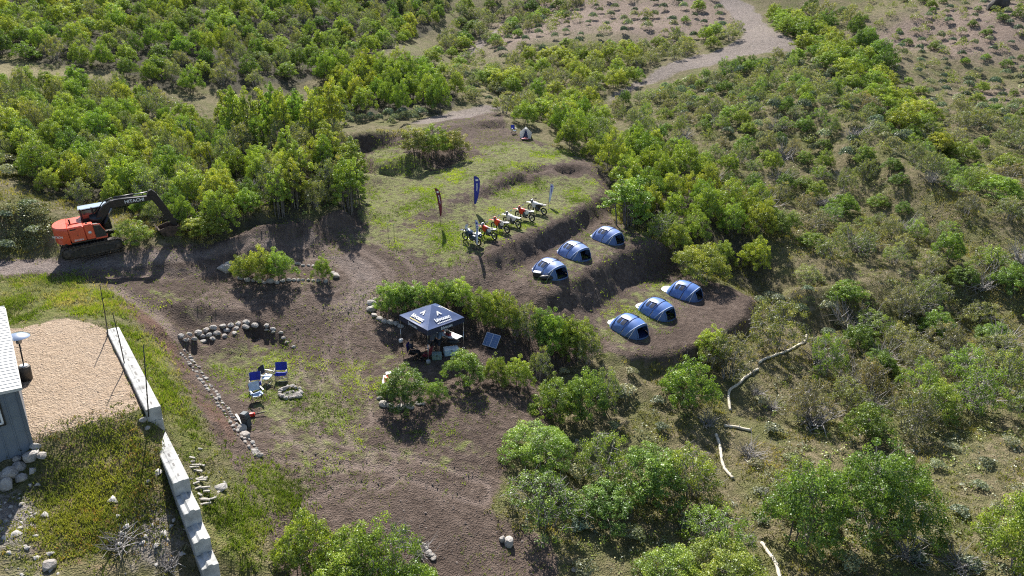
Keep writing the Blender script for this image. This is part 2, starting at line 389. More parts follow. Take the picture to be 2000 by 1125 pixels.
GRAVEL = [([(-60,640),(30,643),(130,620),(205,640),(290,803),(180,822),(60,866),(-60,870)], 1.0)]
ROCKY = [([(-60,960),(40,960),(90,990),(60,1060),(-60,1080)], 1.0), ([(250,960),(330,960),(375,1125),(240,1125)], .8), ([(0,1090),(110,1080),(130,1140),(0,1140)], .7), ([(365,890),(410,890),(440,980),(400,1000)], .6)]
RED = [([(225,555),(260,590),(330,640),(400,780),(470,860),(455,880),(390,800),(345,720),(300,660),(240,610)], .8), ([(1050,480),(1090,455),(1105,470),(1070,490)], .6), ([(400,780),(440,800),(480,860),(440,870)], .7)]
LIGHTRD = [([(-60,508),(120,505),(330,495),(480,475),(640,465),(560,490),(430,500),(300,520),(150,530),(-60,540)], .9), ([(600,490),(720,500),(760,540),(740,580),(700,620),(600,640),(660,590),(690,550),(640,510)], .55)]
Z_CAMP = zone([(CAMP, 1.0)], 1.2)
Z_GRASS = zone(GRASS_POLYS, 2.2); Z_LUSH = zone(LUSH_POLYS, 1.6); Z_PAD = zone(PAD_POLYS, 2.2); Z_GRAV = zone(GRAVEL, .9); Z_ROCK = zone(ROCKY, 2.0); Z_RED = zone(RED, 1.6); Z_LITE = zone(LIGHTRD, 1.6)
far_poly = lambda pts: [G(*p) for p in dense(pts, 3)]
FAR_ROAD = [far_poly([(1425,-8),(1470,12),(1500,50),(1560,85),(1545,100),(1450,110),(1340,140),(1270,165),(1180,200),(1165,205),(1240,160),(1320,118),(1400,100),(1450,75),(1440,40),(1400,5)]),
            far_poly([(800,240),(830,232),(900,217),(975,203),(980,214),(920,228),(850,240),(820,244)]), far_poly([(895,110),(925,88),(960,62),(985,55),(950,85),(915,112)])]
FAR_BARE = [far_poly([(940,70),(1000,20),(1100,-10),(1400,-10),(1460,40),(1400,70),(1250,85),(1150,60),(1050,85),(960,110)]), far_poly([(1640,90),(1780,20),(2040,-8),(2040,120),(1900,130),(1800,90),(1720,120)]), far_poly([(1660,190),(1800,205),(1860,240),(1760,232)]),
            far_poly([(1860,170),(2040,170),(2040,200),(1900,200)]), far_poly([(1700,110),(1760,105),(1760,160),(1700,170)])]
FAR_DRY = [far_poly([(-60,122),(60,126),(200,148),(240,165),(150,162),(-60,150)]), far_poly([(420,198),(450,190),(480,200),(450,212)]), far_poly([(900,150),(930,140),(980,190),(950,200)])]
LITTER_SHADE = [far_poly(q) for q in ([(-80,330),(60,330),(110,395),(240,400),(330,455),(420,462),(470,442),(520,420),(690,404),(690,310),(640,285),(560,300),(430,285),(330,230),(150,215),(0,230),(-80,250)], [(-100,-30),(-90,112),(0,106),(190,136),(330,170),(420,186),(480,174),(560,168),(640,148),(700,120),(800,80),(860,40),(880,-20)],
    [(640,222),(870,222),(900,190),(870,160),(760,140),(640,150)], [(1140,312),(1195,400),(1210,425),(1300,470),(1335,525),(1420,545),(1500,525),(1490,440),(1420,390),(1340,320),(1250,265),(1190,285)], [(430,290),(470,262),(600,262),(655,258),(660,285),(560,300)])]  # thicket floors: leaf litter, with the shade under the bushes painted in
TRACKS = [[(560,500),(640,495),(700,520),(712,550),(695,590),(650,625)], [(0,528),(160,522),(340,513),(480,494),(600,484),(680,505),(720,540),(712,575),(670,618)], [(640,640),(620,690),(600,750),(590,800)], [(655,640),(660,700),(690,760),(700,820)], [(700,470),(760,500),(790,540),(760,600)],[(0,522),(150,517),(330,508),(480,487),(600,478),(690,498),(735,530),(725,570),(690,610),(640,640)], [(0,535),(200,527),(340,520),(470,500),(580,490),(665,508),(705,535),(700,570),(655,610),(600,645)],
    [(420,580),(560,585),(660,580),(690,560)], [(400,600),(560,602),(650,597)], [(560,790),(600,850),(640,880),(700,893),(745,895)], [(600,960),(650,930),(700,925),(745,930)], [(505,860),(560,880),(610,890),(650,905)], [(640,830),(660,870),(700,890)], [(620,650),(610,700),(640,760)], [(745,895),(850,930),(930,960)], [(350,655),(330,640),(300,610),(250,575),(225,560)]]

def ground_sheet():
    naz, nr = 660, 580
    az = np.radians(np.linspace(-57, 57, naz)); rr = np.geomspace(9.0, 400.0, nr)
    A, R = np.meshgrid(az, rr); X = (R * np.sin(A)).ravel(); Y = (R * np.cos(A)).ravel() - 1.0
    Z = ground_arr(X, Y)
    w = edge_w(X, Y); zi = lambda Q: bil(Q, NX0, NY0, NC, X, Y) * w
    jx = X + vnoise(X * .35, Y * .35) * 3 + vnoise(X * 1.3, Y * 1.3) * 1.0; jy = Y + vnoise(X * .35 + 40, Y * .35) * 4 + vnoise(X * 1.3 + 9, Y * 1.3) * 1.2
    rd = np.zeros(len(X)); bare = np.zeros(len(X)); dry = np.zeros(len(X))
    OFF = [(2.6 * math.cos(k * 2.4) * (.35 + .65 * (k % 3) / 2), 3.4 * math.sin(k * 2.4) * (.35 + .65 * (k % 3) / 2)) for k in range(9)]
    def soft(polys, X_, Y_, k):
        o = np.zeros(len(X))
        for p in polys: o = np.maximum(o, sum(in_poly(X_ + a * k, Y_ + b * k, p) * 1.0 for a, b in OFF) / len(OFF))
        return o
    rd = soft(FAR_ROAD, X * .6 + jx * .4, Y * .6 + jy * .4, .35); bare = soft(FAR_BARE, jx, jy, 1.6); dry = soft(FAR_DRY, jx, jy, 1.0)
    # wheel ruts and the ditch: worn lines pressed into the soil
    rut = np.zeros(len(X))
    for ti, tr in enumerate(TRACKS):
        pts = [G(*p) for p in tr]; ditch = ti == len(TRACKS) - 1
        cp = [Vector((p.x, p.y)) for p in pts]; fine = []
        for i in range(len(cp) - 1):
            a, b, c, d = cp[max(i - 1, 0)], cp[i], cp[i + 1], cp[min(i + 2, len(cp) - 1)]
            for k in range(5):
                t = k / 5; fine.append(.5 * ((2 * b) + (c - a) * t + (2 * a - 5 * b + 4 * c - d) * t * t + (3 * b - a - 3 * c + d) * t ** 3))
        fine.append(cp[-1]); dist = np.full(len(X), 9.0)
        for a, b in zip(fine[:-1], fine[1:]):
            m = np.where((X > min(a.x, b.x) - 1.6) & (X < max(a.x, b.x) + 1.6) & (Y > min(a.y, b.y) - 1.6) & (Y < max(a.y, b.y) + 1.6))[0]
            if len(m) == 0: continue
            L = max((b - a).length, 1e-6); ux, uy = (b.x - a.x) / L, (b.y - a.y) / L
            t = np.clip((X[m] - a.x) * ux + (Y[m] - a.y) * uy, 0, L); dd = np.hypot(X[m] - a.x - ux * t, Y[m] - a.y - uy * t)
            dist[m] = np.minimum(dist[m], dd)
        m = np.where(dist < 2.0)[0]; dd = dist[m] + vnoise(X[m] * 1.7, Y[m] * 1.7) * .16; fade = np.clip(.75 + vnoise(X[m] * .4, Y[m] * .4) * 1.3, .1, 1)
        if ditch: rut[m] = np.maximum(rut[m], np.exp(-(dd / .34) ** 2) * 2.2)
        else: rut[m] = np.maximum(rut[m], np.exp(-((np.abs(dd - .72)) / .16) ** 2) * fade)
    Z = Z - rut * .10
    idx = np.arange(naz * nr).reshape(nr, naz)
    Fq = np.stack([idx[:-1, :-1], idx[:-1, 1:], idx[1:, 1:], idx[1:, :-1]], -1).reshape(-1, 4)
    me = np_mesh('ground', np.stack([X, Y, Z], -1), Fq, 4)
    me.polygons.foreach_set('use_smooth', np.ones(len(Fq), bool))
    def attr(nm, *ch):
        a = me.color_attributes.new(nm, 'FLOAT_COLOR', 'POINT'); c = np.ones((len(X), 4), np.float32)
        for i, q in enumerate(ch): c[:, i] = q
        a.data.foreach_set('color', c.ravel())
    attr('zone_a', zi(Z_CAMP), zi(Z_GRASS), zi(Z_GRAV)); attr('zone_b', np.maximum(zi(Z_LITE), rd), zi(Z_RED), np.clip(rut, 0, 1)); attr('zone_c', zi(Z_LUSH), bare, np.maximum(dry, zi(Z_ROCK) * .0)); attr('zone_d', zi(Z_ROCK), soft(LITTER_SHADE, jx, jy, .7), zi(Z_PAD))
    m, nt, out = new_mat('soil_and_turf'); p = nd(nt, 'ShaderNodeBsdfPrincipled'); nt.links.new(p.outputs[0], out.inputs[0])
    p.inputs['Roughness'].default_value = .95; p.inputs['Specular IOR Level'].default_value = .15
    tc = nd(nt, 'ShaderNodeTexCoord').outputs['Object']
    def zsep(nm):
        a = nd(nt, 'ShaderNodeVertexColor', layer_name=nm); s = nd(nt, 'ShaderNodeSeparateColor'); nt.links.new(a.outputs[0], s.inputs[0]); return s.outputs
    za, zb, zc, zd = zsep('zone_a'), zsep('zone_b'), zsep('zone_c'), zsep('zone_d')
    n1 = noise(nt, tc, .35, 5); n2 = noise(nt, tc, 2.2, 6, .65); n3 = noise(nt, tc, 9, 5, .7); n4 = noise(nt, tc, 1.1, 4, .6, .6)
    # a mask sharpened by noise so that edges break up
    def brk(z, n, k=5.0, amt=.55):
        v = mth(nt, 'ADD', z, mth(nt, 'MULTIPLY', mth(nt, 'SUBTRACT', n, .5), amt * 2)); return mth(nt, 'MULTIPLY', mth(nt, 'SUBTRACT', v, .5 - .5 / k), k, True)
    wild = ramp(nt, n2, [(.3, (.085, .08, .042)), (.45, (.15, .135, .068)), (.58, (.22, .185, .11)), (.75, (.31, .255, .175))])
    wild = mixc(nt, ramp(nt, n1, [(.46, 0.0), (.62, .7)]), wild, ramp(nt, n3, [(.3, (.10, .115, .035)), (.6, (.17, .18, .065)), (.8, (.24, .23, .11))]))
    bare = ramp(nt, n2, [(.28, (.15, .112, .09)), (.5, (.25, .19, .155)), (.75, (.35, .28, .235))])
    dryc = ramp(nt, n3, [(.3, (.2, .17, .09)), (.55, (.31, .27, .15)), (.8, (.42, .37, .23))])
    col = mixc(nt, brk(zd[1], n2, 3, .4), wild, ramp(nt, n3, [(.3, (.05, .046, .034)), (.55, (.095, .085, .058)), (.8, (.16, .15, .085))])); col = mixc(nt, zc[1], col, bare); col = mixc(nt, zc[2], col, dryc)  # litter brown, darkened to carry the thicket shade in its colour
    dirt = ramp(nt, n2, [(.25, (.058, .042, .033)), (.42, (.11, .081, .066)), (.58, (.16, .12, .098)), (.78, (.26, .20, .167))])
    dirt = mixc(nt, ramp(nt, n3, [(.62, 0.0), (.78, .55)]), dirt, (.33, .27, .24))
    dirt = mixc(nt, ramp(nt, n1, [(.5, 0.0), (.72, .45)]), dirt, (.22, .168, .138)); dirt = mixc(nt, ramp(nt, noise(nt, tc, .14, 3), [(.36, .55), (.58, 0.0)]), dirt, (.072, .052, .043))
    col = mixc(nt, brk(za[0], n2, 4), col, dirt)
    turf = ramp(nt, n3, [(.28, (.09, .09, .04)), (.42, (.175, .205, .06)), (.56, (.25, .27, .10)), (.72, (.38, .34, .20))])
    col = mixc(nt, mth(nt, 'MULTIPLY', mth(nt, 'MULTIPLY', brk(za[1], n4, 3.0, .95), ramp(nt, n2, [(.36, .08), (.54, 1.0)])), .85), col, turf)
    lush = ramp(nt, n2, [(.25, (.07, .09, .025)), (.5, (.16, .175, .05)), (.68, (.25, .215, .10)), (.8, (.27, .19, .12))])
    col = mixc(nt, brk(zc[0], n4, 3, .5), col, lush)
    padc = ramp(nt, n2, [(.25, (.075, .075, .03)), (.42, (.15, .14, .055)), (.55, (.21, .175, .085)), (.68, (.24, .15, .09)), (.8, (.33, .27, .18))])
    col = mixc(nt, brk(zd[2], n4, 2.5, .5), col, padc)
    rock = ramp(nt, n3, [(.3, (.14, .12, .105)), (.5, (.27, .24, .215)), (.7, (.42, .38, .34))])
    col = mixc(nt, brk(zd[0], n2, 3, .5), col, rock)
    red = ramp(nt, n2, [(.3, (.14, .075, .055)), (.6, (.2, .115, .088)), (.8, (.28, .18, .14))])
    col = mixc(nt, mth(nt, 'MULTIPLY', brk(zb[1], n4, 2.5, .6), .7), col, red)
    lite = ramp(nt, n2, [(.25, (.19, .155, .14)), (.55, (.28, .235, .215)), (.8, (.39, .335, .315))])
    col = mixc(nt, mth(nt, 'MULTIPLY', brk(zb[0], n4, 2.5, .35), .9), col, lite)
    col = mixc(nt, mth(nt, 'MULTIPLY', zb[2], .7), col, (.27, .21, .18))
    vor = nd(nt, 'ShaderNodeTexVoronoi'); vor.inputs['Scale'].default_value = 14; nt.links.new(tc, vor.inputs['Vector'])
    grav = ramp(nt, n3, [(.25, (.31, .225, .155)), (.5, (.45, .345, .25)), (.75, (.6, .49, .385))])
    grav = mixc(nt, ramp(nt, n4, [(.45, 0.0), (.75, .5)]), grav, (.42, .3, .2))
    col = mixc(nt, brk(za[2], n2, 6, .3), col, grav)
    nt.links.new(col, p.inputs['Base Color'])
    hh = mth(nt, 'ADD', mth(nt, 'MULTIPLY', n2, 1.0), mth(nt, 'MULTIPLY', n3, .55)); hh = mth(nt, 'ADD', hh, mth(nt, 'MULTIPLY', vor.outputs['Distance'], .35))
    nt.links.new(bump(nt, hh, 1.0, .3), p.inputs['Normal'])
    return tag(link_mesh('ground', me, m), kind='structure')
ground_sheet()
# ------------------------------------------------------------------ plants: materials
def leaf_mat(name, trans=.38, gloss=.03):
    m, nt, out = new_mat(name)
    oi = nd(nt, 'ShaderNodeObjectInfo'); vc = nd(nt, 'ShaderNodeVertexColor', layer_name='tint')
    sp = nd(nt, 'ShaderNodeSeparateColor'); nt.links.new(vc.outputs[0], sp.inputs[0])
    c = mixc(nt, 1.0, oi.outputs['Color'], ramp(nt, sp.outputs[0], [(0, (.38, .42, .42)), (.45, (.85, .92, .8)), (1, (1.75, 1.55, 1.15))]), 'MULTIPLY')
    c = mixc(nt, mth(nt, 'MULTIPLY', oi.outputs['Random'], .3), c, mixc(nt, 1.0, c, (1.12, .97, 1.0), 'MULTIPLY'))
    d = nd(nt, 'ShaderNodeBsdfDiffuse'); t = nd(nt, 'ShaderNodeBsdfTranslucent'); g = nd(nt, 'ShaderNodeBsdfGlossy'); g.inputs['Roughness'].default_value = .42
    nt.links.new(c, d.inputs[0]); nt.links.new(mixc(nt, 1.0, c, (1.1, 1.2, .55), 'MULTIPLY'), t.inputs[0]); g.inputs[0].default_value = (.9, .95, 1, 1)
    a = nd(nt, 'ShaderNodeMixShader'); a.inputs[0].default_value = trans; nt.links.new(d.outputs[0], a.inputs[1]); nt.links.new(t.outputs[0], a.inputs[2])
    b = nd(nt, 'ShaderNodeMixShader'); b.inputs[0].default_value = gloss; nt.links.new(a.outputs[0], b.inputs[1]); nt.links.new(g.outputs[0], b.inputs[2])
    nt.links.new(b.outputs[0], out.inputs[0]); return m
M_LEAF = leaf_mat('oak_leaf'); M_SAGE = leaf_mat('sage_leaf', .2, .03); M_GRASS = leaf_mat('grass_blade', .35, .02)
M_BARK = mat('grey_bark', (.17, .15, .135), .9, var=.35, scale=3); M_DEAD = mat('dead_twig', (.30, .28, .27), .9, var=.3, scale=3)
G_OAK = (.275, .37, .062, 1); G_YEL = (.36, .42, .07, 1); G_DRK = (.185, .27, .055, 1); G_OLV = (.30, .325, .105, 1); G_BRN = (.28, .255, .13, 1); G_SAGE = (.27, .305, .235, 1); G_SAGD = (.20, .225, .15, 1)

# ------------------------------------------------------------------ plants: prototypes
def quads(P, N, size, rng, asp=.75):
    n = len(P); N = N / np.maximum(np.linalg.norm(N, axis=1, keepdims=True), 1e-6)
    r = rng.normal(size=(n, 3)); T = np.cross(N, r); T /= np.maximum(np.linalg.norm(T, axis=1, keepdims=True), 1e-6); B = np.cross(N, T)
    s = size * rng.uniform(.6, 1.25, (n, 1)); T = T * s * .5; B = B * s * .5 * asp
    droop = N * s * rng.uniform(-.12, .12, (n, 1))
    V = np.stack([P - T, P - B * 1.0 + droop, P + T, P + B * 1.0 + droop], 1).reshape(-1, 3)
    return V, np.arange(n * 4).reshape(-1, 4)
def leaf_mesh(name, V, Fc, tint, m):
    me = np_mesh(name, V, Fc, Fc.shape[1]); a = me.color_attributes.new('tint', 'FLOAT_COLOR', 'POINT')
    c = np.ones((len(V), 4), np.float32); c[:, :3] = np.repeat(tint, Fc.shape[1])[:, None]; a.data.foreach_set('color', c.ravel())
    me.materials.append(m); return me
def stems_mesh(name, paths, m, n=4):
    mb = MB()
    for pts, r in paths: mb.tube(pts, r, n, cap=False)
    me = mb.mesh(name); me.materials.append(m); return me
def make_tree(name, seed, H, R, ncl, nlf, leaf, low=.35, spread=1.0, twig=0, stems=7, tight=.42):
    rng = np.random.default_rng(seed); C = []; rad = []
    lobes = rng.uniform(-1, 1, (5, 2)) * R * .55
    tries = 0
    while len(C) < ncl and tries < 6000:
        tries += 1
        a = rng.uniform(0, 2 * math.pi); r = R * math.sqrt(rng.uniform()) * (1 + .18 * math.sin(3 * a + seed) + .1 * math.sin(5 * a + 2 * seed))
        x, y = r * math.cos(a), r * math.sin(a)
        near = min(math.hypot(x - l[0], y - l[1]) for l in lobes) / R
        top = H * (1.0 - .36 * (r / R) ** 2 - .32 * near + rng.uniform(-.1, .08))
        u = rng.uniform() ** .55
        z = H * low * rng.uniform(.35, 1.0) * (.5 + .5 * (r / R)) * (1 - u) + top * u
        p = np.array([x, y, max(z, .25)]); q = rng.uniform(.15, .33) * (R / 2) ** .5
        if any(np.linalg.norm((p - c) * (1, 1, 1.2)) < q * 1.0 for c in C): continue
        C.append(p); rad.append(q)
    C = np.array(C); rad = np.array(rad); k = len(C)
    w = rad ** 2 / np.sum(rad ** 2); cnt = np.maximum(8, (w * nlf).astype(int)); ci = np.repeat(np.arange(k), cnt); n = len(ci)
    dirn = rng.normal(size=(n, 3)); dirn /= np.linalg.norm(dirn, axis=1, keepdims=True)
    rr = rad[ci][:, None] * rng.uniform(.25, 1.12, (n, 1)) ** tight
    P = C[ci] + dirn * rr * np.array([1.15, 1.15, .8]); P[:, 2] = np.maximum(P[:, 2], .08)
    out = C[ci] - np.array([0, 0, H * .35]); out /= np.linalg.norm(out, axis=1, keepdims=True)
    N = dirn * .8 + out * .4 + np.array([0, 0, .4]) + rng.normal(size=(n, 3)) * .7
    V, Fc = quads(P, N, leaf, rng)
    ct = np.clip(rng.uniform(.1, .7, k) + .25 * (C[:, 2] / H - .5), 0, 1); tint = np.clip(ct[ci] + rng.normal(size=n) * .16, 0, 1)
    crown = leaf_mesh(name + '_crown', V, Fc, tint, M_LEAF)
    paths = []; heads = []
    for s in range(stems):
        a = 2 * math.pi * s / stems + rng.uniform(-.3, .3); b0 = np.array([math.cos(a), math.sin(a), 0]) * R * rng.uniform(.04, .3) * spread
        j = rng.integers(0, k); tgt = C[np.argmax(C[:, 0] * math.cos(a) + C[:, 1] * math.sin(a) + C[:, 2] * .6 + rng.normal(size=k) * R * .5)]
        mid = b0 * .5 + tgt * .5 + np.array([0, 0, H * .08]) + rng.normal(size=3) * .12; mid[:2] = b0[:2] * .6 + mid[:2] * .4
        r0 = .045 * (H / 4) * rng.uniform(.7, 1.2)
        paths.append(([b0 - np.array([0, 0, .25]), b0 + (mid - b0) * .5 + rng.normal(size=3) * .05, mid, tgt], [r0 * 1.25, r0, r0 * .75, r0 * .3])); heads += [mid, (mid + tgt) / 2]
    heads = np.array(heads)
    for i in range(0, k, 2):
        h = heads[np.argmin(np.linalg.norm(heads - C[i], axis=1))]; paths.append(([h, (h + C[i]) / 2 + rng.normal(size=3) * .06, C[i]], [.02, .014, .008]))
    for i in range(twig):
        c = C[rng.integers(0, k)]; d = rng.normal(size=3); d[2] = abs(d[2]) + .2; d /= np.linalg.norm(d); L = rng.uniform(.4, .9)
        paths.append(([c - d * L * .5, c + d * L * .2 + rng.normal(size=3) * .05, c + d * L * .65], [.014, .011, .006]))
    trunk = stems_mesh(name + '_trunk', paths, M_DEAD if twig > 60 else M_BARK, 4 if twig == 0 else 3)
    return crown, trunk
OAK = [make_tree('oak', 20 + i, 3.6 + .3 * (i % 3), 2.0 + .2 * (i % 2), 135 + 8 * i, 12500, .108, twig=50) for i in range(6)]
BIG = [make_tree('large_oak', 50 + i, 4.4, 2.7, 260, 24000, .1, twig=70, stems=10) for i in range(2)]
GROVE = [make_tree('grove_oak', 40 + i, 5.4, 1.55, 95, 8500, .115, low=.58, spread=1.6, stems=10) for i in range(3)]
HALF = [make_tree('grey_oak', 60 + i, 3.2, 2.0, 95, 5200, .1, twig=190, stems=11, tight=.7) for i in range(4)]
def make_sage(seed):
    rng = np.random.default_rng(seed); n = 520; a = rng.uniform(0, 2 * math.pi, n); r = np.sqrt(rng.uniform(0, 1, n)) * .5 * (1 + .25 * np.sin(3 * a + seed))
    z = .12 + .42 * np.sqrt(np.clip(1 - (r / .66) ** 2, 0.02, 1)) * rng.uniform(.55, 1.05, n)
    P = np.stack([r * np.cos(a), r * np.sin(a), z], -1); N = P * (1.2, 1.2, .6) + np.array([0, 0, .2]) + rng.normal(size=(n, 3)) * .5
    V, Fc = quads(P, N, .13, rng, .5); tint = np.clip(rng.uniform(.2, .8) + rng.normal(size=n) * .2, 0, 1)
    return leaf_mesh('sagebrush', V, Fc, tint, M_SAGE)
SAGE = [make_sage(80 + i) for i in range(4)]
def make_dead(seed):
    rng = np.random.default_rng(seed); ps = []
    for i in range(46):
        a = rng.uniform(0, 2 * math.pi); e = rng.uniform(.15, 1.2); L = rng.uniform(.35, .9); d = np.array([math.cos(a) * math.cos(e), math.sin(a) * math.cos(e), math.sin(e)])
        b = rng.normal(size=3) * (.12, .12, 0); m = b + d * L * .5 + rng.normal(size=3) * .07; ps.append(([b, m, b + d * L + rng.normal(size=3) * .1], [.016, .012, .005]))
        d2 = d + rng.normal(size=3) * .6; ps.append(([m, m + d2 * L * .4], [.01, .004]))
    return stems_mesh('dead_shrub', ps, M_DEAD, 3)
DEAD = [make_dead(90 + i) for i in range(3)]

PLANTS = []                                     # (x, y, radius) of what stands already
def jit(c, s=.16):
    k = random.uniform(1 - s, 1 + s); return (c[0] * k * random.uniform(.9, 1.12), c[1] * k, c[2] * k, 1)
def plant(proto, p, h, w, color, name, label, cat, group=None, parts=True):
    crown, trunk = proto; H = max(v.co.z for v in crown.vertices) if 'H' not in crown else crown['H']; crown['H'] = H
    if 'R' not in crown: crown['R'] = float(np.percentile([math.hypot(v.co.x, v.co.y) for v in crown.vertices], 97))
    sw = w / (2 * crown['R']); sh = h / H
    e = empty(name, p, (random.uniform(-.05, .05), random.uniform(-.05, .05), random.uniform(0, 6.283)), label, cat, group)
    e.scale = (sw, sw, sh)
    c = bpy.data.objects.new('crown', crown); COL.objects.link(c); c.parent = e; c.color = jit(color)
    t = bpy.data.objects.new('trunk', trunk); COL.objects.link(t); t.parent = e
    PLANTS.append((p[0], p[1], w / 2)); return e
def placed(pts, lab):
    pr = [(p.x / max(p.y, 1), math.hypot(p.x, p.y)) for p in pts]; xs = sorted(a for a, _ in pr); ys = sorted(b for _, b in pr); n_ = max(1, len(pts)); out = []
    for a, b in pr: out.append('%s, %s %s' % (lab, ['far left', 'left', 'middle', 'right', 'far right'][min(4, int(5 * xs.index(a) / n_))], ['front', 'near part', 'centre', 'far part', 'back'][min(4, int(5 * ys.index(b) / n_))]))
    return out
def sage(p, s, label, group, color=None):
    o = bpy.data.objects.new('sagebrush', random.choice(SAGE)); COL.objects.link(o); o.location = p; o.color = jit(color or random.choice([G_SAGE, G_SAGE, G_SAGD]))
    o.rotation_euler = (0, 0, random.uniform(0, 6.28)); k = s * random.uniform(.75, 1.3); o.scale = (k, k, k * random.uniform(.85, 1.15) * (1.0 if math.hypot(p.x, p.y) < 75 else 1.5)); return tag(o, label, 'sagebrush', group)
def mpx(p): return math.dist(p, C_POS) / F_PIX        # metres in one photo pixel at p

# prominent single bushes: base x, base y, width px, height px, kind, colour, label
O, GR, HF = 'oak', 'grove', 'half'
SINGLE = [
 (762,612,62,66,O,G_OAK,'green oak bush at the boulder end of the hedge behind the canopy'),
 (812,604,60,62,O,G_OAK,'green oak bush in the hedge, second from its boulder end'),
 (850,612,56,70,O,G_OAK,'green oak bush in the hedge straight behind the canopy peak'),
 (898,602,62,66,O,G_YEL,'yellow-green oak bush in the hedge behind the canopy\'s right corner'),
 (940,628,62,72,O,G_OAK,'green oak bush in the hedge above the solar panel'),
 (985,645,66,84,O,G_YEL,'yellow-green tall oak bush in the hedge right of the solar panel'),
 (1032,662,62,78,HF,G_OLV,'olive half-leafed oak bush in the middle of the long hedge'),
 (1078,684,72,88,O,G_OAK,'green oak bush in the hedge left of the lower tents'),
 (1128,700,70,86,O,G_OAK,'green oak bush at the tent end of the hedge'),
 (786,598,50,52,O,G_DRK,'dark green oak bush at the back of the hedge near its boulder end'),
 (872,590,54,50,O,G_DRK,'dark green oak bush at the back of the hedge behind the canopy'),
 (962,636,52,76,O,G_OAK,'slim green oak bush in the hedge just right of the solar panel'),
 (1008,655,50,70,HF,G_OAK,'thin green bush filling the hedge right of its tall bush'),
 (1056,672,54,80,O,G_DRK,'dark green bush filling the hedge before the lower tents'),
 (1104,690,56,84,O,G_YEL,'yellow-green bush filling the hedge near its tent end'),
 (1150,712,60,70,HF,G_OLV,'olive twiggy bush ending the hedge beside the lower tents'),
 (790,792,88,84,O,G_DRK,'dark green oak bush ringed with boulders in front of the canopy'),
 (908,752,78,76,O,G_OAK,'green oak bush right of the canopy\'s front leg'),
 (853,782,42,46,O,G_OAK,'small low green bush between two larger bushes before the canopy'),
 (968,748,52,64,O,G_OAK,'green bush at the plateau edge under the solar panel'),
 (1012,756,58,70,O,G_OAK,'green bush on the plateau rim, left of the tall bush group'),
 (1052,742,52,72,HF,G_OLV,'olive twiggy bush on the plateau rim above the big bush group'),
 (1082,818,96,92,O,G_OAK,'large green oak bush just below the plateau rim'),
 (1140,822,92,118,O,G_DRK,'tall dark green oak bush right of the plateau rim'),
 (1180,800,70,96,HF,G_OLV,'grey twiggy oak bush beside the tall dark bush below the rim'),
 (1340,795,106,104,O,G_OAK,'rounded green oak tree standing alone below the lower tents'),
 (1418,735,100,92,HF,G_BRN,'brownish oak shrub below the right end of the tent bench'),
 (1385,705,66,78,O,G_YEL,'yellow-green shrub at the foot of the lower tent bench'),
 (1512,678,112,92,HF,G_OLV,'olive round shrub at the top end of the straw tubes'),
 (1052,900,134,84,O,G_OAK,'wide green oak bush at the right edge of the dirt clearing'),
 (1062,1020,150,100,HF,G_DRK,'dark wide oak bush above the pair of pale boulders'),
 (1182,940,120,100,HF,G_OAK,'leafy grey-stemmed oak bush below the lone round tree'),
 (1262,975,120,110,O,G_DRK,'dark green oak bush in the middle of the lower bush group'),
 (1345,965,120,104,HF,G_OAK,'thin green oak bush beside the lowest curved straw tube'),
 (1180,1010,110,80,O,G_DRK,'low dark green bush in the lower bush group'),
 (1392,1075,124,94,HF,G_OAK,'green and grey bush beside the bottom straw tube'),
 (1300,1150,110,84,O,G_OAK,'bright green bush cut by the bottom edge, left of its neighbour'),
 (1415,1150,150,90,O,G_OAK,'wide bright green bush at the bottom edge'),
 (1560,1068,128,162,O,G_DRK,'tall dark green oak bush leaning on the large round one at lower right'),
 (1545,985,96,96,HF,G_OAK,'twiggy oak bush above the tall dark bush at lower right'),
 (1704,1040,158,168,O,G_DRK,'largest round oak bush at lower right casting a long shadow'),
 (1998,1120,130,150,O,G_OAK,'bright green bush cut by the right edge at the bottom'),
 (598,1120,100,128,O,G_OAK,'tall green bush at the bottom edge, nearest the grassy strip'),
 (690,1140,130,130,O,G_OAK,'green bush in the middle of the bottom-edge clump'),
 (770,1150,120,150,HF,G_OAK,'grey twiggy bush at the right end of the bottom-edge clump'),
 (660,1190,120,120,O,G_OAK,'green bush half below the bottom edge'),(800,1190,110,110,O,G_OAK,'low green bush by the short row of bottom stones'),
 (478,542,46,48,O,G_YEL,'yellowish leafy sapling clump at the boulder end of the island'),
 (508,546,56,70,O,G_YEL,'tall yellow-green shrub in the middle of the stone-edged island'),
 (548,546,58,66,O,G_OAK,'green shrub on the right of the stone-edged island'),
 (630,548,36,54,O,G_OAK,'small narrow green shrub alone at the end of the island'),
 (812,302,60,54,O,G_OLV,'olive sapling clump at the left end of the terrace bank'),
 (848,302,66,58,O,G_YEL,'yellowish sapling clump in the middle of the terrace bank'),
 (884,300,60,52,O,G_OLV,'olive sapling clump at the right end of the terrace bank'),
 (262,474,62,44,O,G_YEL,'bright yellow-green shrub in front of the excavator\'s boom'),
 (382,462,52,36,O,G_YEL,'yellow-green shrub right of the excavator bucket'),
 (408,464,60,46,O,G_OAK,'green shrub at the road bank right of the excavator bucket'),
 (1364,545,100,74,O,G_YEL,'low yellow-green bush hanging over the tent bench corner'),
 (1290,470,70,60,HF,G_DRK,'dark twiggy bush at the corner of the upper tent bench'),
 (1225,440,100,96,GR,G_OAK,'tall thin-stemmed oak at the right end of the motorcycle bench'),
]
for (bx, by, wp, hp, k, c, lab) in SINGLE:
    p = G(bx, by); u = mpx(p); pr = {'oak': OAK, 'grove': GROVE, 'half': HALF}[k]
    if k == 'oak' and wp * u > 3.7: pr = BIG
    plant(random.choice(pr), p - Vector((0, 0, .06)), hp * u * 1.04, wp * u * 1.12, c, 'oak_bush', lab, 'bush')

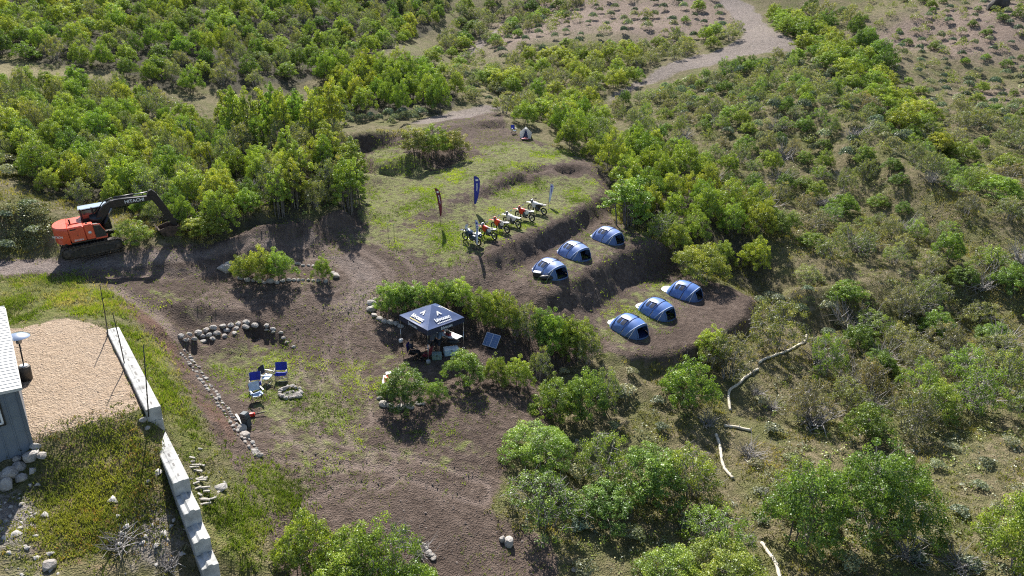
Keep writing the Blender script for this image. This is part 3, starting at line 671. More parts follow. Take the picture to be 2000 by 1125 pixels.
def scatter(poly, spacing, seed, avoid=.45, n=4000, keepout=()):
    rng = random.Random(seed); P = [G(*p) for p in dense(poly, 3)]
    x0, x1 = min(p.x for p in P), max(p.x for p in P); y0, y1 = min(p.y for p in P), max(p.y for p in P); out = []; gx = {}
    pl = [(p.x, p.y) for p in P]
    area = (x1 - x0) * (y1 - y0); tries = min(n, int(area / (spacing ** 2) * 9) + 50)
    xs = np.array([rng.uniform(x0, x1) for _ in range(tries)]); ys = np.array([rng.uniform(y0, y1) for _ in range(tries)])
    ok = in_poly(xs, ys, pl)
    for ko in keepout: ok &= ~in_poly(xs, ys, ko)
    for x, y in zip(xs[ok], ys[ok]):
        if any((x - a) ** 2 + (y - b) ** 2 < spacing ** 2 for a, b in out): continue
        if avoid and any((x - a) ** 2 + (y - b) ** 2 < (r * avoid + .4) ** 2 for a, b, r in PLANTS): continue
        out.append((x, y))
    return [Vector((x, y, ground(x, y))) for x, y in out]
TUBE_KO = []
for a, b in (((1578,652),(1540,690)),((1545,685),(1480,715)),((1485,715),(1420,770)),((1424,765),(1428,805)),((1405,830),(1475,845)),((1394,848),(1412,900)),((1408,895),(1435,940)),((1485,1060),(1530,1130))):
    q = [G(*a), G(*b)]; d_ = (q[1] - q[0]).xy.normalized(); n_ = Vector((-d_.y, d_.x)) * 1.3; TUBE_KO.append([tuple(q[0].xy + n_ - d_), tuple(q[1].xy + n_ + d_), tuple(q[1].xy - n_ * 2 + d_), tuple(q[0].xy - n_ * 2 - d_)])
KO = TUBE_KO + FAR_ROAD + [[(p.x, p.y) for p in map(lambda q: G(*q), dense(CAMP, 3))]]
ZONES = [
 # outline of the feet, spacing m, height range, width factor, mix [(kind, colour, weight)], label, group
 ([(-80,330),(60,340),(110,400),(240,405),(330,448),(420,452),(470,434),(520,414),(690,404),(690,310),(640,290),(560,300),(430,285),(330,205),(200,180),(0,178),(-80,190)], 1.8, (1.9, 3.7), 1.0,
  [(O,G_OAK,3),(O,G_YEL,3),(HF,G_OLV,4),(O,G_DRK,1)], 'oak in the thicket behind the excavator', 'thicket behind the excavator'),
 ([(520,400),(560,340),(640,330),(690,350),(692,410),(600,416),(525,424)], 1.6, (3.7, 4.9), .66, [(GR,G_OAK,3),(GR,G_YEL,2)], 'thin-trunked oak in the grove above the loop', 'grove above the turning loop'),
 ([(430,290),(470,262),(600,262),(655,258),(660,285),(560,300)], 2.1, (4.6, 5.8), .6, [(GR,G_OAK,2),(GR,G_YEL,3)], 'thin-trunked oak left of the cut bank', 'grove left of the cut bank'),
 ([(640,222),(700,226),(800,226),(870,222),(900,190),(870,160),(760,140),(640,150)], 3.0, (3.6, 5.2), .95, [(O,G_OAK,4),(O,G_YEL,3),(GR,G_OAK,1)], 'oak above the upper dirt road', 'oaks above the upper dirt road'),
 ([(-100,-30),(-90,112),(0,108),(190,138),(330,172),(420,188),(480,176),(560,170),(640,150),(700,120),(800,80),(860,40),(880,-20)], 2.55, (1.9, 3.7), 1.0,
  [(O,G_OAK,4),(O,G_YEL,2),(HF,G_OLV,3),(O,G_DRK,2)], 'oak on the upper left hillside', 'woods at upper left'),
 ([(860,95),(900,20),(1000,-10),(1140,-15),(1120,40),(980,90),(900,110)], 3.8, (2.0, 3.6), 1.1, [(O,G_DRK,2),(HF,G_OLV,3),(O,G_OAK,1)], 'oak clump by the distant gully', 'oaks by the gully'),
 ([(940,150),(1060,112),(1240,90),(1280,140),(1200,180),(1150,195),(980,190)], 2.9, (2.0, 3.6), 1.05, [(O,G_YEL,3),(HF,G_OLV,3),(O,G_OAK,2)], 'oak in the hollow below the pale track', 'oaks in the hollow'),
 ([(980,228),(1000,250),(1060,252),(1120,296),(1180,300),(1190,250),(1150,212),(1050,200)], 2.9, (2.8, 4.2), 1.05, [(O,G_OAK,2),(O,G_YEL,2),(HF,G_OLV,2)], 'bush around the small white tent', 'bushes by the small white tent'),
 ([(1140,312),(1195,400),(1210,425),(1300,470),(1335,525),(1420,545),(1500,525),(1490,440),(1420,390),(1340,320),(1250,265),(1190,285)], 2.3, (2.4, 4.3), .95, [(O,G_OAK,5),(O,G_YEL,4),(HF,G_OLV,1)], 'oak along the right edge of the terraces', 'oaks along the terraces'),
 ([(1180,220),(1280,180),(1400,140),(1540,115),(1640,170),(1740,250),(1860,330),(1900,400),(1880,470),(1720,530),(1560,500),(1490,430),(1340,310),(1250,255)], 2.15, (1.1, 2.7), 1.0, [(HF,G_OLV,5),(HF,G_BRN,2),(O,G_OAK,3),(O,G_DRK,2),(HF,G_OAK,3)], 'shrub on the slope right of the terraces', 'shrubs right of the terraces'),
 ([(1500,25),(1560,40),(1640,90),(1740,170),(1860,300),(1800,300),(1690,200),(1600,130),(1540,85)], 3.0, (2.4, 3.6), 1.25, [(O,G_OAK,3),(O,G_YEL,3)], 'oak in the line down the far ravine', 'oaks in the far ravine'),
 ([(1560,20),(1650,40),(1750,130),(1740,160),(1640,80)], 4.2, (3.2, 4.6), 1.1, [(HF,G_OLV,2),(O,G_DRK,2)], 'oak on the shaded far ravine side', 'dark oaks of the ravine'),
 ([(1760,240),(1860,220),(2060,230),(2060,420),(1960,430),(1900,380),(1850,310)], 3.0, (1.3, 2.8), 1.1, [(HF,G_OLV,3),(O,G_OAK,2),(HF,G_BRN,1)], 'shrub below the bare right hill', 'shrubs on the right-hand slope'),
 ([(1560,720),(1600,665),(1720,610),(1800,530),(1900,490),(2080,470),(2080,800),(1990,840),(1850,850),(1700,862),(1560,850)], 2.3, (1.7, 3.4), 1.1, [(HF,G_OLV,4),(HF,G_OAK,3),(O,G_DRK,2),(HF,G_BRN,2),(O,G_OAK,2)], 'shrub in the grey thicket on the right', 'grey thicket on the right'),
 ([(1240,100),(1300,84),(1440,60),(1446,80),(1330,112),(1262,132)], 3.3, (2.2, 3.2), 1.15, [(O,G_OAK,2),(HF,G_OLV,2)], 'shrub in the row beside the pale track', 'row beside the pale track'),
 ([(1650,110),(1640,20),(1720,-10),(1900,-10),(2060,-10),(2060,230),(1900,240),(1780,180)], 3.4, (.9, 2.0), .8, [(HF,G_OLV,4),(O,G_DRK,1),(O,G_OAK,1)], 'low shrub on the bare hill at upper right', 'shrubs on the bare hill'),
 ([(950,100),(1020,30),(1200,-5),(1380,-5),(1400,50),(1230,80),(1000,130)], 8.0, (1.4, 2.6), .9, [(HF,G_OLV,3),(O,G_OAK,1)], 'shrub on the bare slope left of the pale track', 'shrubs on the bare slope'),
 ([(790,160),(830,110),(880,90),(940,110),(975,175),(930,205),(890,175),(850,185)], 3.3, (1.3, 2.8), 1.0, [(HF,G_OLV,3),(O,G_OAK,2)], 'shrub at the mouth of the distant gully', 'shrubs at the gully mouth'),
 ([(1500,545),(1580,520),(1700,555),(1640,600),(1560,600)], 3.4, (1.6, 2.6), 1.2, [(HF,G_OLV,2),(O,G_OAK,1)], 'shrub in the dip beyond the lower tents', 'shrubs in the green dip'),
]
CNAME = {G_OAK: 'green', G_YEL: 'yellow-green', G_DRK: 'dark green', G_OLV: 'olive', G_BRN: 'brownish'}
PROT = {'oak': OAK, 'grove': GROVE, 'half': HALF}
for zi_, (poly, spc, hr, wf, mix, lab, grp) in enumerate(ZONES):
    rng = random.Random(200 + zi_); todo = []
    for p in scatter(poly, spc, 300 + zi_, keepout=KO):
        k, c, _ = rng.choices(mix, [m[2] for m in mix])[0]; h = rng.uniform(*hr)
        nm = 'scrub_oak' if 'upper left' in lab else 'oak_tree' if hr[1] > 4.25 else ('twiggy_shrub' if k == HF else 'oak_shrub')
        todo.append((p, k, c, h, nm))
    pr = [((p.x / max(p.y, 1)), math.hypot(p.x, p.y)) for p, *_ in todo]; xs = sorted(a for a, _ in pr); ys = sorted(b for _, b in pr); n_ = len(todo)
    for (p, k, c, h, nm), (a, b) in zip(todo, pr):      # say which one: size, colour, part of the stand
        size = 'tall' if h > hr[0] + .66 * (hr[1] - hr[0]) else ('small' if h < hr[0] + .33 * (hr[1] - hr[0]) else 'mid-sized')
        fx = ['far left', 'left', 'middle', 'right', 'far right'][min(4, int(5 * xs.index(a) / n_))]; fy = ['front', 'centre', 'back'][min(2, int(3 * ys.index(b) / n_))]
        lb = '%s %s %s, %s %s' % (size, CNAME[c], lab, fx, fy)
        plant(rng.choice(PROT[k]), p - Vector((0, 0, .1)), h, min(max(min(spc, 3.4) * 1.2, h * .85) * wf, h * 1.45) * rng.uniform(.85, 1.2), c, nm, lb, 'tree' if nm in ('oak_tree', 'scrub_oak') else 'shrub', grp)
def join_smallest(name, keep, label):
    """the far shrubs past the largest ones become one mass"""
    L = [o for o in COL.objects if o.type == 'EMPTY' and o.name.split('.')[0] == name]
    L.sort(key=lambda o: -(o.scale.x + o.scale.z) / math.dist(o.location, C_POS)); rest = L[keep:]
    if not rest: return
    rng = np.random.default_rng(77); VV, TT = [], []
    for e in rest:
        cr = [c for c in e.children if c.name.split('.')[0] == 'crown'][0]; me = cr.data; n = len(me.vertices); co = np.empty(n * 3, np.float32); me.vertices.foreach_get('co', co); co = co.reshape(-1, 4, 3)
        tn = np.empty(n * 4, np.float32); me.color_attributes['tint'].data.foreach_get('color', tn); tn = tn.reshape(-1, 4, 4)[:, 0, 0]
        k = rng.choice(len(co), min(len(co), 700), False); q = co[k]; c = q.mean(1, keepdims=True); q = c + (q - c) * 2.2
        Mx = np.array(Matrix.LocRotScale(e.location, e.rotation_euler, e.scale)); VV.append(q.reshape(-1, 3) @ Mx[:3, :3].T + Mx[:3, 3]); TT.append(tn[k])
        for c_ in list(e.children): bpy.data.objects.remove(c_)
        bpy.data.objects.remove(e)
    V = np.concatenate(VV); o = link_mesh('far_shrubs', leaf_mesh('far_shrubs', V, np.arange(len(V)).reshape(-1, 4), np.concatenate(TT), M_LEAF), None); o.color = G_OLV
    tag(o, label, 'shrubs', kind='stuff')
join_smallest('twiggy_shrub', 285, 'small olive shrubs merging into one mass on the far slopes')
SAGES = [
 ([(1090,700),(1300,730),(1440,700),(1560,880),(1500,1120),(1100,1125),(1080,1060),(1150,1000),(1080,850)], 2.0, .85, 'grey-green sagebrush on the slope below the tents', 'sage below the tents'),
 ([(1560,900),(1990,860),(2040,1125),(1560,1125)], 1.7, .9, 'grey-green sagebrush on the open slope at lower right', 'sage at lower right'),
 ([(1480,590),(1560,560),(1700,580),(1640,680),(1560,700)], 1.3, 1.1, 'pale sagebrush in the dip beyond the lower tents', 'sage in the dip'),
 ([(640,258),(700,240),(780,245),(900,232),(860,222),(640,225)], 1.7, 1.3, 'grey sagebrush on top of the cut bank', 'sage on the cut bank'),
 ([(-60,420),(70,400),(100,460),(70,490),(-60,490)], 1.6, 1.1, 'sagebrush on the bank left of the excavator', 'sage left of the excavator'),
 ([(-60,360),(-60,230),(120,240),(180,290),(80,330)], 2.6, 1.4, 'silvery sagebrush in the gap of the thicket at far left', 'sage in the left thicket'),
 ([(1660,140),(1760,60),(1900,-5),(2040,-5),(2040,330),(1900,260),(1800,200)], 3.0, 1.3, 'dark sagebrush on the bare hill at upper right', 'sage on the upper right hill'),
 ([(1260,190),(1400,140),(1560,110),(1700,200),(1800,280),(1700,330),(1400,260)], 2.5, 1.4, 'grey sagebrush among the shrubs below the pale track', 'sage below the pale track'),
 ([(940,100),(1020,30),(1200,0),(1400,0),(1420,80),(1200,100),(1000,130)], 4.4, 1.6, 'round sagebrush dotted on the bare slope beside the pale track', 'sage on the bare slope'),
 ([(860,180),(960,130),(1020,190),(950,205)], 2.6, 1.2, 'sagebrush beside the upper dirt road', 'sage by the dirt road'),
]
for i, (poly, spc, s, lab, grp) in enumerate(SAGES):
    ps_ = scatter(poly, spc, 500 + i, avoid=.6, keepout=KO)
    for p, lb in zip(ps_, placed(ps_, lab)): sage(p, s, lb, grp)
for px, py, s in ((1205,778,1.3),(1222,770,1.0),(545,390,1.6),(20,345,1.3),(60,330,1.4)): sage(G(px, py), s, 'large pale sagebrush standing by itself at the edge of taller bushes', 'lone pale sagebrush')
for i, (px, py, s, lab) in enumerate([(1476,770,1.0,'bare grey dead shrub right of the long straw tube'),(1508,800,1.2,'bare grey dead shrub among grass right of the straw tubes'),(1462,888,1.5,'grey dead brush pile right of the short straw tube'),
        (1382,830,1.2,'grey dead brush in the shadow below the lone tree'),(1770,1090,1.5,'grey dead branches in the shadow of the large bush'),(1876,1110,1.4,'grey dead branches near the bottom right corner'),
        (235,1065,1.1,'tangle of pale dead branches on the rubble slope by the block wall'),(330,1110,.9,'pale dead branches piled at the foot of the block wall'),(820,1080,1.0,'grey dead twigs beside the row of bottom stones'),(1660,750,2.0,'bleached dead shrub in the right thicket'),(1720,700,2.0,'large bleached bare shrub in the grey thicket'),(1830,800,1.8,'bleached bare shrub low in the grey thicket')]):
    o = link_mesh('dead_shrub', DEAD[i % 3], None, None, G(px, py)); o.scale = (s, s, s); o.rotation_euler = (0, 0, i); tag(o, lab, 'dead shrub')

for i, (poly, spc, sc_, lab, grp) in enumerate([([(1560,720),(1620,650),(1800,540),(2060,500),(2060,800),(1850,850),(1560,850)], 4.2, 2.3, 'bleached bare shrub showing grey twigs in the right thicket', 'bleached shrubs of the right thicket'),
      ([(1250,260),(1400,200),(1700,260),(1880,400),(1700,520),(1500,440)], 5.5, 2.1, 'bleached bare shrub on the slope right of the terraces', 'bleached shrubs right of the terraces'),
      ([(60,330),(300,260),(520,300),(500,400),(330,440)], 5.0, 2.4, 'bleached bare shrub inside the thicket behind the excavator', 'bleached shrubs behind the excavator')]):
    ps_ = scatter(poly, spc, 800 + i, avoid=.2, keepout=KO)
    for p, lb in zip(ps_, placed(ps_, lab)):
        o = link_mesh('bleached_shrub', random.choice(DEAD), None, None, p); k = sc_ * random.uniform(.7, 1.2); o.scale = (k, k, k * 1.15); o.rotation_euler = (0, 0, random.uniform(0, 6)); tag(o, lb, 'shrub', grp)

# ------------------------------------------------------------------ grass: nobody could count it
def blades(name, label, zr, dens, hgt, wid, color, per=4, thr=.35, seed=1, ns=.55, maxn=60000):
    rng = np.random.default_rng(seed); cell = NC * NC
    lam = np.clip(zr, 0, 1) * dens * cell * 2.0 * np.clip(vnoise(GX * ns + seed, GY * ns) * 2.6 + vnoise(GX * ns * 4, GY * ns * 4) * 1.4 + thr, 0, 1.6)
    cnt = rng.poisson(lam); j, i = np.nonzero(cnt); rep = cnt[j, i]; x = np.repeat(GX[j, i], rep) + rng.uniform(-.15, .15, rep.sum()); y = np.repeat(GY[j, i], rep) + rng.uniform(-.15, .15, rep.sum())
    if len(x) > maxn: s = rng.choice(len(x), maxn, False); x, y = x[s], y[s]
    z = ground_arr(x, y) - .01; n = len(x); x = np.repeat(x, per) + rng.normal(size=n * per) * wid * 1.6; y = np.repeat(y, per) + rng.normal(size=n * per) * wid * 1.6; z = np.repeat(z, per)
    N = n * per; a = rng.uniform(0, 2 * math.pi, N); h = hgt * rng.uniform(.5, 1.3, N); lean = rng.uniform(.15, .95, N) * h; w = wid * rng.uniform(.6, 1.2, N)
    b = rng.uniform(0, 2 * math.pi, N); dx, dy = np.cos(a) * w * .5, np.sin(a) * w * .5
    V = np.stack([np.stack([x - dx, y - dy, z], -1), np.stack([x + dx, y + dy, z], -1), np.stack([x + np.cos(b) * lean, y + np.sin(b) * lean, z + h], -1)], 1).reshape(-1, 3)
    tint = np.clip(np.repeat(np.clip(.5 + vnoise(x[::per] * .5, y[::per] * .5) * 1.0, 0, 1), per) + rng.normal(size=N) * .15, 0, 1)
    o = link_mesh(name, leaf_mesh(name, V, np.arange(N * 3).reshape(-1, 3), tint, M_GRASS), None); o.color = color
    return tag(o, label, 'grass', kind='stuff')
blades('short_grass', 'short yellow-green grass growing in patches on the terraces and camp floor', Z_GRASS, 34, .11, .05, (.30, .39, .055, 1), 4, .18, 1, maxn=78000)
blades('tall_grass', 'tall lush green grass beside the gravel pad and block wall', Z_LUSH, 60, .18, .045, (.22, .285, .045, 1), 6, .6, 2, .35, 52000)
blades('weedy_cover', 'low olive weeds matted over the slope below the gravel pad', Z_PAD, 60, .13, .05, (.21, .235, .06, 1), 5, .6, 8, .4, 32000)
blades('rusty_weeds', 'rust-brown dry weeds in patches below the gravel pad', Z_PAD, 30, .13, .05, (.33, .21, .10, 1), 4, .1, 9, .35, 14000)
blades('straw_grass', 'dry straw-coloured grass mixed into the green beside the pad', Z_LUSH, 16, .19, .045, (.31, .285, .17, 1), 5, .2, 7, .3, 16000)
WILD = np.clip(1 - Z_CAMP - Z_GRAV - Z_LUSH - Z_PAD, 0, 1) * (np.hypot(GX, GY) < 75) * (np.abs(np.arctan2(GX, GY)) < .85)
blades('wild_grass', 'dry and green wild grass between the shrubs of the slopes', WILD, 7, .2, .06, (.25, .235, .085, 1), 4, .45, 3, .4, 58000)
blades('weeds', 'sparse small weeds on the bare dirt of the camp', Z_CAMP * (1 - Z_GRASS), 5.0, .09, .05, (.21, .26, .06, 1), 4, .08, 4, .3, 34000)

def low_scrub(name, label, polys, n, smin, smax, color, seed, ko=()):
    """ankle-high scrub that covers the slopes between the bushes"""
    rng = np.random.default_rng(seed); XY = []
    for poly in polys:
        P = [G(*q) for q in dense(poly, 3)]; pl = [(p.x, p.y) for p in P]; x0, x1 = min(a for a, _ in pl), max(a for a, _ in pl); y0, y1 = min(b for _, b in pl), max(b for _, b in pl)
        x = rng.uniform(x0, x1, n * 3); y = rng.uniform(y0, y1, n * 3); ok = in_poly(x, y, pl) & (vnoise(x * .22 + seed, y * .22) + rng.uniform(-.25, .25, len(x)) > -.12)
        for k in ko: ok &= ~in_poly(x, y, k)
        x, y = x[ok][:n], y[ok][:n]; XY.append(np.stack([x, y], -1))
    XY = np.concatenate(XY); m = len(XY); per = 16; z = ground_arr(XY[:, 0], XY[:, 1]); s = rng.uniform(smin, smax, m) * rng.uniform(.6, 1, m)
    d = rng.normal(size=(m, per, 3)); d /= np.linalg.norm(d, axis=2, keepdims=True); d[..., 2] = np.abs(d[..., 2])
    P = d * s[:, None, None] * rng.uniform(.5, 1, (m, per, 1)) * np.array([1, 1, .85]); P[..., 0] += XY[:, None, 0]; P[..., 1] += XY[:, None, 1]; P[..., 2] += z[:, None] + .02
    V, Fc = quads(P.reshape(-1, 3), (d + rng.normal(size=d.shape) * .5).reshape(-1, 3), 1.0, rng); c = np.repeat(P.reshape(-1, 3), 4, 0); V = c + (V - c) * np.repeat(np.repeat(s * .3, per), 4)[:, None]
    t = np.clip(np.repeat(rng.uniform(.1, .8, m), per) + rng.normal(size=m * per) * .15, 0, 1)
    o = link_mesh(name, leaf_mesh(name, V, Fc, t, M_SAGE), None); o.color = color; return tag(o, label, 'scrub', kind='stuff')
R_SLOPE = [(1180,230),(1280,185),(1400,142),(1540,115),(1640,170),(1740,250),(2280,300),(2280,560),(1800,560),(1560,520),(1490,440),(1340,320),(1250,260)]
R_LOW = [(1480,600),(1600,560),(1800,540),(2280,520),(2280,1125),(1450,1125),(1100,1125),(1090,1050),(1200,860),(1440,700)]
R_HILL = [(1640,110),(1630,20),(1720,-8),(1900,-8),(2280,-5),(2280,300),(1900,300),(1780,200)]
M_HILL = [(880,150),(960,60),(1100,-5),(1420,-5),(1440,60),(1240,90),(1000,180)]
low_scrub('olive_scrub', 'ankle-high olive scrub covering the right-hand slopes', [R_SLOPE], 3600, .22, .55, (.27, .285, .105, 1), 31, KO)
low_scrub('grey_scrub', 'ankle-high grey-green scrub on the slopes and the bare hills', [R_SLOPE, R_HILL, M_HILL, R_LOW], 1300, .2, .5, (.29, .305, .23, 1), 32, KO)
low_scrub('thicket_scrub', 'ankle-high olive scrub inside the grey thicket on the right', [[(1560,720),(1620,640),(1800,540),(2280,500),(2280,860),(1560,860)]], 1700, .2, .5, (.27, .285, .11, 1), 36, KO)
low_scrub('green_scrub', 'low bright green herbs in the hollows of the right-hand slopes', [R_SLOPE, R_LOW], 1300, .15, .42, (.31, .38, .08, 1), 33, KO)
low_scrub('left_scrub', 'low scrub under the thicket and woods on the left', [[(-80,340),(60,330),(240,400),(420,462),(690,404),(690,310),(330,190),(0,150),(-80,160)], [(-100,-30),(-90,112),(330,170),(640,148),(880,-20)]], 2200, .3, .7, (.22, .26, .075, 1), 34, KO)
low_scrub('sparse_scrub', 'scattered low scrub on the bank left of the excavator', [[(-60,410),(90,400),(110,460),(60,490),(-60,490)], [(640,240),(900,228),(880,160),(960,130),(1020,190),(960,205)]], 420, .2, .5, (.22, .23, .12, 1), 35, KO)
# ------------------------------------------------------------------ lettering
_txt = {}
def text_mesh(s, size, depth=.006, bold=0.0, shear=0.0):
    k = (s, size, depth, bold, shear)
    if k in _txt: return _txt[k]
    c = bpy.data.curves.new('lettering', 'FONT'); c.body = s; c.size = size; c.extrude = depth; c.align_x = 'CENTER'; c.align_y = 'CENTER'; c.offset = bold; c.shear = shear; c.resolution_u = 3
    o = bpy.data.objects.new('lettering_tmp', c); COL.objects.link(o); bpy.context.view_layer.update()
    me = bpy.data.meshes.new_from_object(o.evaluated_get(bpy.context.evaluated_depsgraph_get())); bpy.data.objects.remove(o); bpy.data.curves.remove(c)
    _txt[k] = me; return me
def text(s, size, m, parent, loc, rot, bold=.0, depth=.006, shear=0.0):
    me = text_mesh(s, size, depth, bold, shear).copy(); me.materials.clear()
    o = link_mesh('lettering', me, m, parent, loc); o.rotation_euler = rot; return o
M_WHITE = mat('white_paint', (.78, .78, .78), .5, var=.05)
M_BLACK = mat('black_plastic', (.02, .02, .022), .5, var=.3)
M_RUBBER = mat('tyre_rubber', (.022, .021, .02), .85, var=.3, scale=20)
M_STEEL = mat('worn_steel', (.35, .34, .33), .4, .8, var=.2)
M_ALU = mat('aluminium_tube', (.55, .56, .58), .35, .9, var=.1)
M_DARKM = mat('dark_metal', (.035, .034, .036), .5, .3, var=.3)

# ------------------------------------------------------------------ excavator
def excavator():
    p = G(184, 488); M_OR = mat('orange_enamel', (.68, .095, .045), .4, var=.12, scale=2.5, coat=.15); M_BOOM = mat('dark_brown_boom_paint', (.016, .012, .014), .45, var=.5, scale=4)
    M_TRK = mat('muddy_track_steel', (.085, .068, .055), .85, var=.5, scale=8, bmp=.3); M_GL = mat('cab_glass', (.02, .026, .03), .08, var=.1, spec=.8); M_ROOF = mat('cab_roof_blue_grey', (.30, .38, .46), .35, var=.15)
    M_CAB = mat('cab_black_paint', (.018, .016, .022), .4, var=.2); M_BKT = mat('rusty_bucket_steel', (.09, .055, .04), .75, var=.5, scale=5, bmp=.2)
    e = empty('excavator', p + Vector((0, 0, .02)), (0, math.radians(-5.0), math.radians(33)), 'orange tracked excavator with dark boom parked on the dirt road at left', 'excavator'); e.scale = (1.12, 1.05, 1.08)
    for s in (-1, 1):
        y = s * .95; out = []
        L, h, n = 1.24, .74, 8; r = h / 2
        for k in range(n + 1): a = -math.pi / 2 + math.pi * k / n; out.append((L + r * math.cos(a), r + r * math.sin(a)))
        for k in range(n + 1): a = math.pi / 2 + math.pi * k / n; out.append((-L + r * math.cos(a), r + r * math.sin(a)))
        per = [(Vector(a), Vector(b)) for a, b in zip(out, out[1:] + out[:1])]; tot = sum((b - a).length for a, b in per)
        mb = MB(); mb.prism([(x * .965, .37 + (z - .37) * .86) for x, z in out], y - .21, y + .21)
        ns = 42; acc = 0; seg = 0
        for i in range(ns):                                     # one plate for each shoe of the track
            t = tot * i / ns
            while t > acc + (per[seg][1] - per[seg][0]).length: acc += (per[seg][1] - per[seg][0]).length; seg += 1
            a, b = per[seg]; d = (b - a).normalized(); q = a + d * (t - acc)
            ang = -math.atan2(d.y, d.x); mb.box((q.x, y, q.y), (.155, .5, .045), rot=(0, ang, 0)); nrm = Vector((d.y, -d.x)); mb.box((q.x + nrm.x * .03, y, q.y + nrm.y * .03), (.03, .5, .05), rot=(0, ang, 0))
        tr = mb.build('track', M_TRK, e)
        MB().prism([(-1.1, .2), (1.1, .2), (1.15, .42), (.6, .56), (-.6, .56), (-1.15, .42)], y - .27, y + .27).build('track_frame', M_DARKM, tr)
        for nm, x in (('drive_sprocket', -L), ('idler_wheel', L)): MB().lathe([(.1, -.26), (.27, -.25), (.27, .25), (.1, .26)], 18, Matrix.Translation((x, y, .37)) @ Matrix.Rotation(math.pi / 2, 4, 'X')).build(nm, M_TRK, tr)
        for k in range(5): MB().lathe([(.11, -.255), (.11, .255)], 10, Matrix.Translation((-.9 + .45 * k, y, .13)) @ Matrix.Rotation(math.pi / 2, 4, 'X')).build('track_roller', M_TRK, tr)
    MB().box((0, 0, .5), (1.5, 1.5, .5), bev=.1).lathe([(.62, .7), (.62, .92)], 20).build('undercarriage', M_DARKM, e)
    MB().box((-.2, 0, .97), (2.1, 2.3, .12), bev=.03).build('deck', M_DARKM, e)
    # counterweight: rounded tail
    arc = [(-.95, -1.2)] + [(-.95 - .74 * math.sin(a) , -1.2 * math.cos(a)) for a in [math.pi * k / 18 for k in range(1, 18)]] + [(-.95, 1.2)]
    mb = MB(); rows = []
    for z, q in ((.93, .97), (.98, 1.0), (1.80, 1.0), (1.90, .985), (1.94, .94)): rows.append([(-.95 + (x + .95) * q, y * q, z) for x, y in arc])
    mb.grid(rows); mb.add([(x, y, z) for x, y, z in rows[-1]], [tuple(range(len(arc)))]); mb.add(rows[0], [tuple(range(len(arc)))]); mb.add([rows[0][0], rows[0][-1], rows[-1][-1], rows[-1][0]], [(0, 1, 2, 3)])
    cw = mb.build('counterweight', M_OR, e)
    text('HITACHI', .17, M_WHITE, cw, (-1.50, -.88, 1.42), (math.pi / 2, 0, math.radians(-40)), .004)
    # engine hood and right-hand panels
    hd = MB().box((-.55, 0, 1.5), (.84, 2.34, .84), bev=.05).box((-.6, .0, 1.945), (.55, .9, .06), bev=.02).build('engine_hood', M_OR, e)
    MB().lathe([(.045, 0), (.045, .26), (.06, .27), (.06, .3)], 10, Matrix.Translation((-.75, -.35, 1.93))).build('exhaust_stack', M_DARKM, hd)
    for x in (-.9, -.2): MB().box((x, -.15, 1.985), (.16, .03, .02)).build('hood_handle', M_BLACK, hd)
    pn = MB().box((-.52, -1.19, 1.45), (.74, .03, .84), bev=.012).build('side_panel', M_OR, e)
    MB().box((-.68, -1.212, 1.79), (.3, .012, .07)).build('vent_slot', M_BLACK, pn); MB().box((-.52, -1.212, 1.4), (.03, .012, .09)).build('latch', M_BLACK, pn)
    text('EX120-2', .13, M_WHITE, pn, (-.52, -1.212, 1.13), (math.pi / 2, 0, 0), .004)
    tk = MB().box((.1, -.92, 1.48), (.46, .56, .92), bev=.04).build('fuel_tank_cover', M_OR, e)
    MB().lathe([(.085, 0), (.085, .012)], 14, Matrix.Translation((.1, -1.205, 1.45)) @ Matrix.Rotation(math.pi / 2, 4, 'X')).build('round_badge', M_WHITE, tk); MB().lathe([(.05, 0), (.05, .06)], 10, Matrix.Translation((.05, -.9, 1.94))).build('filler_cap', M_DARKM, tk)
    MB().prism([(.34, 1.03), (.88, 1.03), (.85, 1.35), (.66, 1.78), (.34, 1.82)], -1.16, -.66).build('tool_box', M_BLACK, e)
    MB().box((.61, -.91, 1.0), (.6, .56, .1), bev=.02).build('front_step', M_OR, e); MB().prism([(.34, 1.83), (.66, 1.8), (.86, 1.38), (.9, 1.36), (.7, 1.86), (.34, 1.89)], -1.17, -1.13).build('handrail_guard', M_OR, e)
    # cab on the left-hand side
    cb = MB()
    for x, y in ((-.1, .2), (-.1, 1.1), (1.22, .2), (1.22, 1.1)): cb.box((x, y, 1.82), (.09, .09, 1.52), bev=.02)
    cb.box((.56, .65, 1.1), (1.36, .96, .14), bev=.02); cb.box((.56, .22, 1.3), (1.32, .06, .4)); cb.box((.56, 1.08, 1.3), (1.32, .06, .4)); cb.box((.5, .2, 2.1), (.07, .07, .95))
    cb.box((-.1, .65, 1.4), (.06, .9, .6)); cab = cb.build('cab', M_CAB, e)
    MB().grid([[(x, y, 2.54 + .07 * (1 - ((y - .65) / .5) ** 2) - .03 * max(0, x - 1.0)) for y in [.16 + .098 * k for k in range(11)]] for x in [-.18 + .15 * k for k in range(11)]]).box((.56, .65, 2.53), (1.46, .96, .06), bev=.02).build('cab_roof', M_ROOF, cab)
    for nm, c, d in (('window', (.15, .2, 2.05), (.62, .02, .8)), ('window', (.86, .2, 2.0), (.6, .02, .9)), ('window', (.56, 1.11, 2.0), (1.2, .02, .9)), ('windscreen', (1.24, .65, 1.95), (.02, .82, 1.05)), ('rear_window', (-.12, .65, 2.1), (.02, .8, .75))): MB().box(c, d).build(nm, M_GL, cab)
    MB().box((.3, .65, 1.45), (.5, .5, .5), bev=.08).box((.1, .65, 1.8), (.14, .45, .6), bev=.05).build('driver_seat', M_BLACK, cab)
